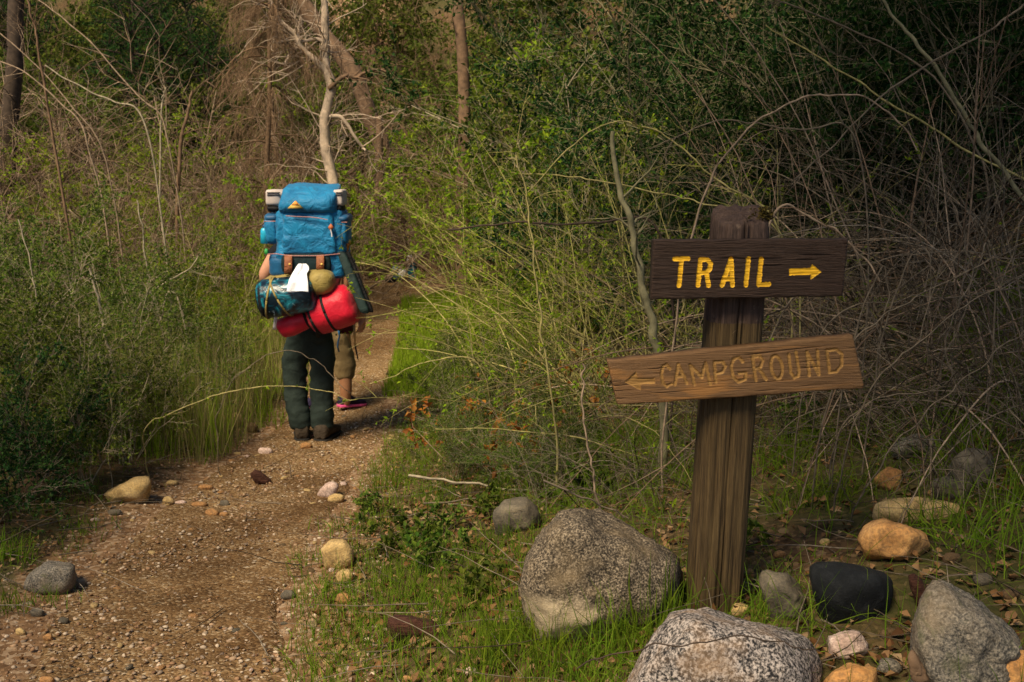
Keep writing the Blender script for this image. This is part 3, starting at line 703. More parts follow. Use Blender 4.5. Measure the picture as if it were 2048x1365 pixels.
def loft(sections, ns=40, cap=True):
    """sections: list of (centre, axis_u, axis_v, ru, rv, exponent)"""
    an = np.linspace(0, 2*np.pi, ns, endpoint=False); V = []
    for c, U, W, ru, rv, e in sections:
        ca, sa = np.cos(an), np.sin(an)
        x = np.sign(ca)*np.abs(ca)**(2/e)*ru; y = np.sign(sa)*np.abs(sa)**(2/e)*rv
        V.append(np.asarray(c)[None] + x[:, None]*np.asarray(U)[None] + y[:, None]*np.asarray(W)[None])
    K = len(V); V = np.concatenate(V)
    i = np.arange(K-1)[:, None]*ns + np.arange(ns)[None]; j = np.arange(K-1)[:, None]*ns + (np.arange(ns)[None]+1) % ns
    F = [np.stack([i, j, j+ns, i+ns], -1).reshape(-1, 4)]
    if cap:
        for k0, rev in ((0, 1), ((K-1)*ns, 0)):
            c = V[k0:k0+ns].mean(0); V = np.concatenate([V, [c]]); a = k0 + np.arange(ns); b = k0 + (np.arange(ns)+1) % ns
            t = np.stack([a, b, np.full(ns, len(V)-1)], -1); F.append(t[:, ::-1] if rev else t)
    return V, F
EX, EY, EZ = np.eye(3)
def wrinkle(V, amp, fr, seed):
    c = V.mean(0); n = nrm(V - c); w = fbm(V*fr, 3, seed) - .8*np.abs(vnoise(V*fr*.6 + 5, seed+3))
    return V + n*(w*amp)[:, None]
def put(name, V, F, mat, parent, wr=0., fr=12., seed=1):
    if wr: V = wrinkle(V, wr, fr, seed)
    return link(name, mesh_of(name, V - np.array(parent.location), F, mat), parent)
def puffbox(x0, x1, y0, y1, Yn, Yf, e=4.5, nz=14, bulge=.10, top=.9, bot=.95, topw=1., ns=44):
    """soft box seen from behind: photo x0..x1, y0..y1 on its near face Yn, reaching back to Yf"""
    a = at(x0, y0, Yn); b = at(x1, y1, Yn); hw = (b[0]-a[0])/2; cx = (a[0]+b[0])/2; z1, z0 = a[2], b[2]; cy = (Yn+Yf)/2; hd = (Yf-Yn)/2
    S = []
    for k in range(nz):
        t = k/(nz-1); z = z0 + (z1-z0)*t
        edge = min(t, 1-t)*nz; rnd = 1 - .16*math.exp(-edge*.9*1.6) if 1 else 1
        f = bot + (1-bot)*min(1, t*4) if t < .25 else (top + (1-top)*min(1, (1-t)*4) if t > .75 else 1.)
        wv = 1 + (topw-1)*t
        S.append((np.array([cx, cy, z]), EX, EY, hw*rnd*wv*(f*.3+.7), hd*rnd*f*(1 + bulge*math.sin(math.pi*t)), e))
    # close the ends softly
    c, U, W, ru, rv, ee = S[0]; S = [(c + EZ*-.004, U, W, ru*.72, rv*.72, ee)] + S
    c, U, W, ru, rv, ee = S[-1]; S = S + [(c + EZ*.006, U, W, ru*.75, rv*.75, ee)]
    return loft(S, ns)
def roll(A, B, prof, ns=32, e=2.2, gather=0.):
    """rolled bundle from A to B, prof: list of (t, radius)"""
    A = np.array(A, float); B = np.array(B, float); ax = nrm((B-A)[None])[0]; U = nrm(np.cross(ax, EZ)[None])[0]; W = np.cross(U, ax)
    return loft([(A + (B-A)*t, U, W, r, r, e) for t, r in prof], ns)
def strap(pts, w, th, side=None):
    """flat strap along pts; side: direction across its width"""
    P = np.array(pts, float); T = nrm(np.gradient(P, axis=0)); sd = nrm(np.broadcast_to(np.asarray(side if side is not None else EX, float), P.shape)); sd = nrm(sd - (sd*T).sum(1, keepdims=True)*T); N = np.cross(T, sd)
    return loft([(p, s, n, w/2, th/2, 6) for p, s, n in zip(P, sd, N)], 8)

YH = 7.0
foot = at(620, 878, YH); GH = Hs(foot[0], YH) + .004; foot[2] = GH
hp = lambda px, py, dy=0.: at(px, py, YH + dy)
dzf = GH - at(620, 882, YH)[2]
h1 = thing('person', 'walking hiker seen from behind in dark green trousers under a big blue pack', 'person', foot)
# body: one continuous skinned figure
V = []; E = []; RD = []
def jv(p, r, par=None):
    V.append(np.array(p, float) - foot); RD.append(r); i = len(V)-1
    if par is not None: E.append((par, i))
    return i
def hand(wr, d, up, scale, par):
    """palm and five fingers; d along the hand, up = back of the hand"""
    d = nrm(np.array(d, float)[None])[0]; up = nrm(np.array(up, float)[None])[0]; sd = np.cross(d, up)
    pm = jv(wr + d*.045*scale, (.036*scale, .018*scale), par)
    kn = jv(wr + d*.085*scale, (.038*scale, .015*scale), pm)
    for q, ln in ((-.030, .070), (-.010, .080), (.010, .076), (.029, .060)):
        a = jv(wr + d*(.100*scale) + sd*q*scale, .0088*scale, kn)
        b = jv(wr + d*(.100+ln*.5)*scale + sd*q*1.08*scale - up*.010*scale, .0082*scale, a)
        jv(wr + d*(.100+ln*.88)*scale + sd*q*1.05*scale - up*.030*scale, .0070*scale, b)
    t = jv(wr + d*.045*scale - sd*.045*scale - up*.006*scale, .0105*scale, pm)
    jv(wr + d*.085*scale - sd*.058*scale - up*.018*scale, .0085*scale, t)
pel = jv(hp(618, 650), .145); sp1 = jv(hp(618, 590, .0), .135, pel); ch = jv(hp(618, 510, .02), (.155, .12), sp1); nk = jv(hp(618, 440, .04), .06, ch)
hd0 = jv(hp(618, 418, .06), .085, nk); hd1 = jv(hp(618, 398, .07), .082, hd0)
shl = jv(hp(572, 476, .02), .065, ch); ell_ = jv(hp(526, 553, -.03), .047, shl); wrl = jv(hp(556, 592, .20), .031, ell_); hand(hp(556, 592, .20), (.45, .7, .05), (0, -.2, 1), 1., wrl)
shr = jv(hp(664, 476, .02), .065, ch); elr = jv(hp(714, 556, -.02), .046, shr); wrr = jv(hp(722, 622, .05), .030, elr); hand(hp(722, 622, .05), (.04, .1, -1), (.9, -.45, 0), 1.02, wrr)
for hx, kx, ax_ in ((592, 593, 602), (645, 643, 646)):
    a = jv(hp(hx, 688), .085, pel); b = jv(hp(kx, 766, .02), .058, a); jv(hp(ax_, 856, .0), .042, b)
body = link('body', skinmesh('body', V, E, RD, MT['skin'], 0, 2), h1)
# face and hair (turned away from the camera)
hc = hp(618, 404, .07) - foot
hv, hf = ICO[3]; hair_v = hv*np.array([.094, .104, .11]) + hc + np.array([0, -.012, .012]); hair_v = hair_v[:]
keep = ~((hv[:, 1] > .25) & (hv[:, 2] < .55))
hf2 = hf[keep[hf].all(1)]; link('hair', mesh_of('hair', hair_v + .004*fbm(hair_v*60, 2, 2)[:, None], [hf2], MT['hair']), h1)
for sx in (-1, 1):
    ev_, ef_ = ICO[2]
    link('eye', mesh_of('eye', ev_*.012 + hc + np.array([sx*.032, .083, .012]), [ef_], MT['white']), h1)
    link('ear', mesh_of('ear', ev_*np.array([.010, .022, .033]) + hc + np.array([sx*.090, .0, -.005]), [ef_], MT['skin']), h1)
link('nose', mesh_of('nose', ICO[2][0]*np.array([.014, .02, .024]) + hc + np.array([0, .094, -.012]), [ICO[2][1]], MT['skin']), h1)
link('mouth', mesh_of('mouth', ICO[2][0]*np.array([.024, .008, .007]) + hc + np.array([0, .084, -.05]), [ICO[2][1]], MT['patch_r']), h1)
# clothing
V, E, RD = [], [], []
a = jv(hp(618, 640), (.165, .135)); b = jv(hp(618, 585), (.16, .13), a); c = jv(hp(618, 510, .02), (.18, .14), b); d = jv(hp(618, 458, .04), (.10, .09), c)
for sx, ex, fy in ((572, 545, .0), (664, 692, .0)):
    s = jv(hp(sx, 482, .02), .082, c); jv(hp(ex, 522, -.01), .066, s)
link('shirt', skinmesh('shirt', V, E, RD, MT['shirt'], 0, 2, .006, 14, 3), h1)
V, E, RD = [], [], []
a = jv(hp(621, 665), (.24, .16)); b = jv(hp(620, 630), (.20, .15), a)
for pts in (((590, 702, .110, 0), (588, 745, .098, .01), (591, 785, .090, .02), (596, 818, .089, .0), (600, 846, .094, -.01), (602, 861, .086, -.01)),
            ((648, 702, .110, 0), (645, 745, .098, .01), (643, 785, .090, .02), (644, 818, .090, .0), (646, 846, .095, -.01), (646, 863, .087, -.01))):
    p = a
    for x, y, r, dy in pts: p = jv(hp(x, y, dy), (r*.94, r), p)
link('trousers', skinmesh('trousers', V, E, RD, MT['trousers'], 0, 3, .009, 15, 5), h1)
def shoe(parent, org, heading, L, Wd, Hh, mat, sole, pitch=0., collar=True):
    c, s = math.cos(heading), math.sin(heading); f = np.array([s, c, 0.]); r = np.array([c, -s, 0.])
    f3 = f*math.cos(pitch) + EZ*math.sin(pitch); u3 = np.cross(r, f3)
    u3 = u3 if u3[2] > 0 else -u3
    prof = [(-.02, .55, .55), (0., .80, .85), (.18, .92, 1.), (.38, .86, .95), (.55, .92, .66), (.75, 1., .50), (.92, .82, .40), (1.0, .45, .24)]
    S = [(org + f3*(t-.25)*L + u3*(Hh*h/2 + .018), r, u3, Wd/2*w, Hh*h/2, 2.8) for t, w, h in prof]
    Vv, F = loft(S, 24); b = put('boot' if mat is MT['boot'] else 'shoe', Vv, F, mat, parent, .002, 30)
    S = [(org + f3*(t-.25)*L*1.02 + u3*.011, r, u3, Wd/2*w*1.08, .012, 5) for t, w, h in prof]
    Vv, F = loft(S, 24); o = link('sole', mesh_of('sole', Vv - np.array(parent.location), F, sole), b)
    return b
shoe(h1, np.array([*hp(604, 870)[:2], GH]), -.20, .30, .118, .125, MT['boot'], MT['rubber'])
shoe(h1, np.array([*hp(648, 873, -.02)[:2], GH]), .22, .30, .122, .125, MT['boot'], MT['rubber'])

# the pack
YP = 6.60
pk_o = at(618, 560, 6.8); pk = thing('backpack', 'tall bright blue framed backpack on the walking hiker', 'backpack', pk_o)
put('main_bag', *puffbox(545, 690, 417, 560, YP+.0, YP+.30, 8, 40, .03, ns=90), MT['blue'], pk, .010, 13, 2)
lv, lf = loft([(at(x, y, YP) + EY*(nr + d), EX, nrm(np.array([[0, 1, s_]]))[0], w, d, 5.) for x, y, nr, s_, w, d in (
    (614, 426, -.01, 0., .180, .05), (614, 423, -.045, .0, .192, .10), (614, 412, -.060, .05, .194, .14), (614, 400, -.060, .1, .190, .15), (614, 390, -.045, .15, .186, .15), (615, 381, -.015, .2, .184, .14), (615, 375, .03, .2, .178, .11), (615, 373, .07, .2, .14, .06))], 52)
lid = put('lid', lv, lf, MT['blue'], pk, .012, 12, 7)
a_, b_, c_ = [at(x, y, YP - .078) for x, y in ((575, 417), (590, 402.5), (606, 417))]
tri = np.array([a_, b_, c_]); V = np.concatenate([tri, tri + [0, .03, 0]]); F = [np.array([[0, 2, 1], [3, 4, 5]]), np.array([[0, 1, 4, 3], [1, 2, 5, 4], [2, 0, 3, 5]])]
o = link('triangle_patch', mesh_of('patch', V - pk_o, F, MT['patch_y'], False), lid); o['label'] = 'yellow mountain shaped triangle patch'
tri2 = np.array([at(x, y, YP - .081) for x, y in ((583, 410), (590, 402.5), (599, 411))]); V = np.concatenate([tri2, tri2 + [0, .03, 0]])
link('patch_peak', mesh_of('patch', V - pk_o, F, MT['patch_o'], False), lid)
fp = put('front_pocket', *puffbox(560, 672, 421, 510, YP-.030, YP+.16, 8, 40, .07, .95, .98, ns=90), MT['blue'], pk, .012, 14, 4)
def line(parent, name, pts, Y, r, mat, loc=pk_o):
    P = np.array([[at(x, y, Y + (p[2] if len(p) > 2 else 0)) for p in pts for x, y in [p[:2]]]]); Vv, F = tubes(P, np.full(P.shape[:2], r), 6)
    return link(name, mesh_of(name, Vv - loc, [F], mat), parent)
line(fp, 'zip', [(572, 432), (590, 433.5), (620, 434.5), (640, 437), (655, 440)], YP-.050, .003, MT['zip'])
dia = np.array([at(x, y, YP-.066) for x, y in ((661, 448), (667, 455), (661, 463), (656, 455))]); V = np.concatenate([dia, dia + [0, .02, 0]])
QF = [np.array([[0, 3, 2, 1], [4, 5, 6, 7], [0, 1, 5, 4], [1, 2, 6, 5], [2, 3, 7, 6], [3, 0, 4, 7]])]
o = link('diamond_patch', mesh_of('patch', V - pk_o, QF, MT['patch_r'], False), fp)
line(fp, 'zip_pull', [(661, 459), (663, 466), (664, 474)], YP-.074, .004, MT['white'])
for nm, xs, ys_ in (('side_pocket', (525, 556), (432, 490)), ('side_pocket', (668, 696), (434, 489))):
    sp = put(nm, *puffbox(*xs, *ys_, YP+.02, YP+.24, 4, 14, .05), MT['blue'], pk, .005, 14, 6)
    put('pocket_flap', *puffbox(xs[0]-.5, xs[1]+.5, ys_[0]-3, ys_[0]+12, YP+.012, YP+.25, 4, 6, .02), MT['blue2'], pk, .004, 16, 8)
    line(sp, 'zip', [(xs[0]+1, ys_[0]+11), (xs[1]-2, ys_[0]+11)], YP+.018, .0028, MT['zip'])
put('base_compartment', *puffbox(531, 684, 508, 558, YP+.0, YP+.27, 4.5, 14, .08), MT['blue2'], pk, .006, 12, 9)
put('front_band', *puffbox(560, 662, 508, 549, YP-.03, YP+.06, 6, 8, .05), MT['navy'], pk, .003, 14, 3)
for x0, x1, y1 in ((569, 584, 548), (633, 648, 541)):
    P = [at((x0+x1)/2, y, YP - .05 + dy) for y, dy in ((511, .03), (515, 0), (530, -.005), (y1-3, -.002), (y1, .02))]
    ls = link('leather_strap', mesh_of('leather_strap', *[(q - pk_o) if k == 0 else q for k, q in enumerate(strap(P, .052, .008))], MT['leather']), pk)
    bv, bf = ICO[2]; link('buckle', mesh_of('buckle', bv*.008 + at((x0+x1)/2+3, 529, YP-.058) - pk_o, [bf], MT['patch_y']), ls)
line(pk, 'compression_strap', [(530, 509, .01), (552, 508, -.01), (580, 512, -.035), (640, 512, -.035), (680, 508, -.01)], YP-.0, .0032, MT['zip'])
put('green_tab', *puffbox(528, 536, 500, 509, YP+.0, YP+.03, 4, 5), m_plain('tab_green', (.03, .28, .06)), pk)
for sx in (585, 650):
    P = [hp(sx, y, d) for y, d in ((455, -.12), (440, .02), (452, .16), (500, .19), (550, .15), (575, .02), (570, -.1))]
    Vv, F = strap(P, .06, .014); link('shoulder_strap', mesh_of('shoulder_strap', Vv - pk_o, F, MT['black']), pk)
# sleeping pad under the lid: ends stick out at both sides
po = at(607, 412, YP+.1); pad = thing('sleeping_pad', 'grey foam sleeping pad poking out both sides under the blue pack lid', 'sleeping pad', po)
zc = at(607, 395.5, YP+.1)[2]; xa, xb = at(530, 395, YP+.02)[0], at(685, 395, YP+.02)[0]; hh = abs(at(0, 379, YP)[2]-at(0, 412, YP)[2])/2
S = [(np.array([xa + (xb-xa)*t, YP+.12, zc]), EY, EZ, .10*f, hh*f, 6) for t, f in ((0, .82), (.012, .97), (.03, 1), (.17, 1), (.22, .62), (.5, .6), (.84, .62), (.89, 1), (.97, 1), (.988, .97), (1, .82))]
put('foam', *loft(S, 40), MT['padgrey'], pad, .0015, 20)
for xs in ((530, 560), (668, 685)):
    for y in (386, 390.5):
        a = at(xs[0]+4, y, YP+.018); b = at(xs[1], y, YP+.018)
        put('groove', *loft([(a, EY, EZ, .004, .0035, 3), (b, EY, EZ, .004, .0035, 3)], 8), MT['rubber'], pad)
    put('pad_strap', *puffbox(xs[0]+1, xs[1]-1, 411, 424, YP+.03, YP+.2, 4, 6), MT['black'], pad, .003, 20)
# bottle in the left pocket, handle at the right
bo = at(528, 488, YP+.06); bt = thing('water_bottle', 'bright cyan water bottle at the left side of the blue backpack', 'bottle', bo)
A, B = at(529, 488, YP+.05), at(529, 456, YP+.05); put('bottle_body', *roll(A, B, [(0, .016), (.04, .026), (.8, .026), (.95, .020), (1., .012)], 20), MT['cyan'], bt)
A, B = at(529, 456, YP+.05), at(529, 450, YP+.05); put('cap', *roll(A, B, [(0, .013), (1, .012)], 16), MT['blue2'], bt)
ho = at(692, 505, YP+.12); hn = thing('tool_handle', 'orange handle sticking up at the right side of the blue backpack', 'tool', ho)
A, B = at(688, 515, YP+.12), at(697, 482, YP+.10); put('grip', *roll(A, B, [(0, .016), (.5, .015), (.8, .017), (.9, .017)], 16), MT['orange'], hn)
A, B = at(696, 485, YP+.10), at(698, 479, YP+.10); put('end_cap', *roll(A, B, [(0, .016), (.5, .018), (1, .010)], 16), MT['patch_y'], hn)
# olive sack, teal mat roll, towel, red sleeping bag
oo = at(600, 588, YP); ol = thing('stuff_sack', 'olive green stuff sack strapped under the blue pack', 'sack', oo)
A, B = at(530, 574, YP+.08), at(669, 562, YP-.06); pr = [(0, .03), (.03, .06), (.1, .078), (.5, .083), (.72, .088), (.88, .086), (.95, .070), (.985, .040), (1, .012)]
Vv, F = roll(A, B, pr, 40); Vv = Vv.copy(); put('sack_body', Vv, F, MT['olive'], ol, .006, 16, 4)
line(ol, 'strap', [(640, 540, -.02), (648, 556, -.085), (650, 575, -.085), (644, 590, -.02)], YP+.02, .004, MT['black'], oo)
to = at(575, 637, YP-.06); tm = thing('sleeping_mat', 'teal and black shiny rolled mat strapped below the blue pack', 'mat', to)
A, B = at(517, 600, YP-.04), at(634, 585, YP-.04); put('mat_roll', *roll(A, B, [(0, .055), (.015, .09), (.05, .118), (.12, .130), (.6, .128), (.92, .12), (.97, .10), (1, .05)], 40), MT['teal'], tm, .006, 12, 6)
A2, B2 = at(516, 600.5, YP-.04), at(531, 598.4, YP-.04); put('end_cover', *roll(A2, B2, [(0, .04), (.15, .08), (.4, .108), (.75, .124), (1, .131)], 36), MT['black'], tm, .003, 12)
ax = nrm((B-A)[None])[0]; U = nrm(np.cross(ax, EZ)[None])[0]; W = np.cross(U, ax)
for t, sk in ((.22, .04), (.40, -.05)):
    an = np.linspace(0, 2*np.pi, 33); P = (A + (B-A)*t)[None] + .134*(np.cos(an)[:, None]*U + np.sin(an)[:, None]*W) + ax*(sk*np.sin(an))[:, None]
    Vv, F = strap(P, .012, .006, ax); put('tie_strap', Vv, F, MT['olive'], tm)
ro = at(640, 672, YP+.02); rd = thing('sleeping_bag', 'red rolled sleeping bag strapped lowest under the blue pack', 'sleeping bag', ro)
A, B = at(556, 660, YP+.04), at(713, 601, YP+.02)
pr = [(0, .02), (.015, .05), (.05, .068), (.18, .074), (.32, .072), (.385, .062), (.42, .100), (.5, .132), (.62, .142), (.85, .142), (.93, .134), (.97, .10), (.99, .06), (1, .02)]
put('bag_roll', *roll(A, B, pr, 40), MT['red'], rd, .011, 13, 8)
ax = nrm((B-A)[None])[0]; U = nrm(np.cross(ax, EZ)[None])[0]; W = np.cross(U, ax)
for t, r in ((.47, .126), (.66, .145), (.385, .066)):
    an = np.linspace(0, 2*np.pi, 33); P = (A + (B-A)*t)[None] + r*(np.cos(an)[:, None]*U + np.sin(an)[:, None]*W)
    Vv, F = strap(P, .018, .006, ax); put('tie_strap', Vv, F, MT['black'], rd)
for x, y0, y1, m in ((636, 640, 676, 'black'), (662, 635, 664, 'black'), (677, 662, 704, 'blue2')):
    P = [at(x + 2*math.sin(k*1.7), y0 + (y1-y0)*k/4, YP-.08 + .02*k) for k in range(5)]
    Vv, F = strap(P, .022 if m == 'black' else .012, .004); put('loose_strap', Vv, F, MT[m], rd)
# white towel draped over the mat
wo_ = at(597, 560, YP-.16); nu_, nv_ = 22, 26
ctrl = np.array([(528, 597, 612), (533, 593, 617), (540, 589, 618), (548, 584, 613), (560, 578, 615), (572, 575, 616.5), (584, 573, 617)], float)
TV = []
for k in range(nv_):
    y = 528 + (584-528)*k/(nv_-1); l_ = np.interp(y, ctrl[:, 0], ctrl[:, 1]); r_ = np.interp(y, ctrl[:, 0], ctrl[:, 2])
    Yb = np.interp(y, [528, 540, 552, 565, 584], [YP-.06, YP-.075, YP-.12, YP-.168, YP-.188])
    for q in range(nu_):
        s = q/(nu_-1); x = l_ + (r_-l_)*s
        fold = .012*math.sin(s*9 + y*.05)*np.interp(y, [528, 545, 584], [1., .9, .35])
        TV.append(at(x, y + 1.5*math.sin(s*7)*(k == nv_-1), Yb + fold + .010*(1-abs(2*s-1))))
TV = np.array(TV); i = np.arange(nv_-1)[:, None]*nu_ + np.arange(nu_-1)[None]; F = np.stack([i, i+nu_, i+nu_+1, i+1], -1).reshape(-1, 4)
nb = len(TV); TV2 = np.concatenate([TV, TV + [0, .006, 0]]); F2 = F[:, ::-1] + nb
lp = np.concatenate([np.arange(nu_), np.arange(1, nv_)*nu_+nu_-1, (nv_-1)*nu_+np.arange(nu_-2, -1, -1), np.arange(nv_-2, 0, -1)*nu_]); ln = np.roll(lp, -1)
tag(link('towel', mesh_of('towel', TV2 - wo_, [F, F2, np.stack([lp, ln, ln+nb, lp+nb], -1)], MT['towel']), None, wo_), 'white towel hanging over the teal mat on the pack', 'towel')
# folded chair at the right
co_ = at(706, 628, YP+.05); chr_ = thing('folded_camp_chair', 'dark green folded camp chair slung at the right of the pack', 'camp chair', co_)
A, B = at(682, 503, YP+.02), at(731, 627, YP-.02)
for dx, m, nm, th in ((0, 'green_cloth', 'cloth_panel', .017), (.034, 'black', 'frame_bar', .012)):
    S = [(A + (B-A)*t + EX*dx + EY*dx*1.2, EX, EY, .030*f if nm == 'cloth_panel' else .016*f, th*f*1.5, 3.5) for t, f in ((0, .5), (.02, .9), (.1, 1.), (.5, 1.12), (.92, 1.15), (.98, 1.), (1, .6))]
    put(nm, *loft(S, 24), MT[m], chr_, .003, 18, 5)
P = [at(692, 515, YP+.07), at(700, 512, YP+.07), at(709, 520, YP+.06), at(711, 538, YP+.05), at(706, 548, YP+.05)]
Vv, F = strap(P, .014, .006, EY); put('carry_strap', Vv, F, MT['black'], chr_)
# pole, pouch, tags
po_ = at(717, 722, YH-.05); pl = thing('trekking_pole', 'thin tan and black trekking pole beside the hiker\'s right hand', 'pole', po_)
A, B, Cc = at(708, 640, YH+.02), at(710, 690, YH), at(716.5, 722, YH-.05)
put('shaft', *roll(A, B, [(0, .009), (1, .007)], 10), MT['pole_tan'], pl); put('lower_shaft', *roll(B, Cc, [(0, .006), (.8, .005), (1, .002)], 10), MT['rubber'], pl)
put('grip', *roll(at(707.5, 628, YH+.02), A, [(0, .008), (.2, .014), (.9, .013), (1, .009)], 12), MT['black'], pl)
mo = at(688, 668, YH+.25); put('pouch_body', *puffbox(672, 705, 640, 669, YH+.17, YH+.30, 3, 10, .1), MT['maroon'], (mp_ := thing('belt_pouch', 'dark maroon pouch hanging at the hip between the two hikers', 'pouch', mo)), .006, 18)
line(mp_, 'pouch_strap', [(680, 641), (688, 634), (698, 640)], YH+.2, .005, MT['black'], mo)
wt = at(668, 655, YP+.02); P = [at(668, y, YP-.03 + d) for y, d in ((641, .03), (646, 0), (656, .005))]
Vv, F = strap(P, .042, .004); tag(link('cloth_tag', mesh_of('cloth_tag', Vv - wt, F, MT['white']), None, wt), 'small white cloth tucked beneath the red sleeping bag', 'cloth')
wt = at(551, 660, YP+.1); P = [at(552 - k*.6, 632 + 7*k, YP+.06 + .01*k) for k in range(5)]
Vv, F = strap(P, .026, .004); tag(link('hanging_cloth', mesh_of('hanging_cloth', Vv - wt, F, MT['white']), None, wt), 'narrow white cloth hanging left below the teal mat', 'cloth')

# second hiker, mostly hidden behind the first
Y2 = 7.85; f2 = at(655, 832, Y2); G2 = Hs(f2[0], Y2) + .004; f2[2] = G2; foot = f2
h2 = thing('person', 'second hiker walking ahead in khaki shorts and pink soled shoes', 'person', f2)
q2 = lambda px, py, dy=0.: at(px, py, Y2 + dy)
V, E, RD = [], [], []
pel = jv(q2(662, 655), .125); s1 = jv(q2(660, 600), .12, pel); ch = jv(q2(657, 540), (.14, .11), s1); nk = jv(q2(655, 478, .03), .05, ch); a = jv(q2(655, 455, .05), .08, nk); jv(q2(655, 436, .05), .08, a)
for sx, ex, wx in ((618, 608, 615), (692, 690, 688)):
    s = jv(q2(sx, 512), .055, ch); e = jv(q2(ex, 575, -.02), .040, s); w = jv(q2(wx, 615, .18), .027, e); hand(q2(wx, 615, .18), (0, 1, .1), (0, -.1, 1), .9, w)
for pts in (((642, 690, .08, 0), (636, 752, .054, .02), (630, 790, .052, .02), (627, 824, .034, .04)), ((688, 690, .08, 0), (691, 752, .056, -.02), (692, 782, .054, -.03), (691, 814, .034, -.02))):
    p = pel
    for x, y, r, dy in pts: p = jv(q2(x, y, dy), r, p)
link('body', skinmesh('body', V, E, RD, MT['skin_tan'], 0, 2), h2)
hc = q2(655, 441, .05) - f2
hv, hf = ICO[3]; keep = ~((hv[:, 1] > .25) & (hv[:, 2] < .55)); link('hair', mesh_of('hair', hv*np.array([.092, .10, .106]) + hc + np.array([0, -.012, .01]), [hf[keep[hf].all(1)]], MT['hair']), h2)
V, E, RD = [], [], []
a = jv(q2(661, 645), (.15, .12)); b = jv(q2(660, 595), (.14, .12), a); c = jv(q2(657, 540), (.165, .13), b); d = jv(q2(655, 495, .02), (.09, .08), c)
for sx, ex in ((618, 609), (692, 692)):
    s = jv(q2(sx, 515), .07, c); jv(q2(ex, 552, -.01), .058, s)
link('shirt', skinmesh('shirt', V, E, RD, MT['maroon'], 0, 2, .005, 14, 3), h2)
V, E, RD = [], [], []
a = jv(q2(664, 660), (.17, .135)); b = jv(q2(662, 630), (.15, .125), a)
for pts in (((642, 700, .095), (638, 735, .09), (636, 762, .088)), ((688, 700, .10), (690, 735, .094), (690, 765, .092))):
    p = a
    for x, y, r in pts: p = jv(q2(x, y), (r, r), p)
link('shorts', skinmesh('shorts', V, E, RD, MT['khaki'], 0, 3, .008, 15, 7), h2)
shoe(h2, np.array([*q2(692, 826)[:2], G2 + .02]), .75, .26, .09, .085, MT['navyshoe'], MT['pink'], -.12)
shoe(h2, np.array([*q2(628, 830, .05)[:2], G2]), .1, .26, .09, .085, MT['navyshoe'], MT['pink'], 0.)
for x, y, Yq in ((691, 814, Y2-.02), (627, 826, Y2+.03)):
    c = at(x, y, Yq); put('sock', *roll(c + EZ*-.05, c + EZ*.025, [(0, .046), (.6, .042), (1, .040)], 16), MT['pink'], h2)

# things left lying beside the trail far behind
YF = hit(790, 566)[1]
bo_ = at(795, 566, YF); bo_[2] = Hs(bo_[0], YF); bg = thing('bag', 'blue grey and white bag lying on the far trail', 'bag', bo_)
bz = bo_[2] - at(795, 566, YF)[2]
put('bag_body', *puffbox(781, 800, 536, 562, YF, YF+.25, 3, 10, .1), m_fabric('bag_blue_grey', (.10, .20, .25)), bg, .01, 14)
put('white_bundle', *puffbox(794, 812, 540, 558, YF-.03, YF+.2, 2.5, 10, .1), MT['white'], bg, .02, 14)
put('black_strap', *puffbox(768, 790, 555, 566, YF-.05, YF+.1, 2.5, 8, .1), MT['black'], bg, .01, 14)
bo_ = at(822, 566, YF); bg2 = thing('bag', 'pale blue patterned bag standing by the far trail, half hidden by twigs', 'bag', bo_)
put('bag_body', *puffbox(814, 833, 518, 566, YF+.1, YF+.32, 3, 12, .05), MT['teal'], bg2, .008, 14)
put('white_top', *puffbox(812, 824, 513, 526, YF+.07, YF+.2, 2.5, 8, .1), MT['white'], bg2, .012, 14)
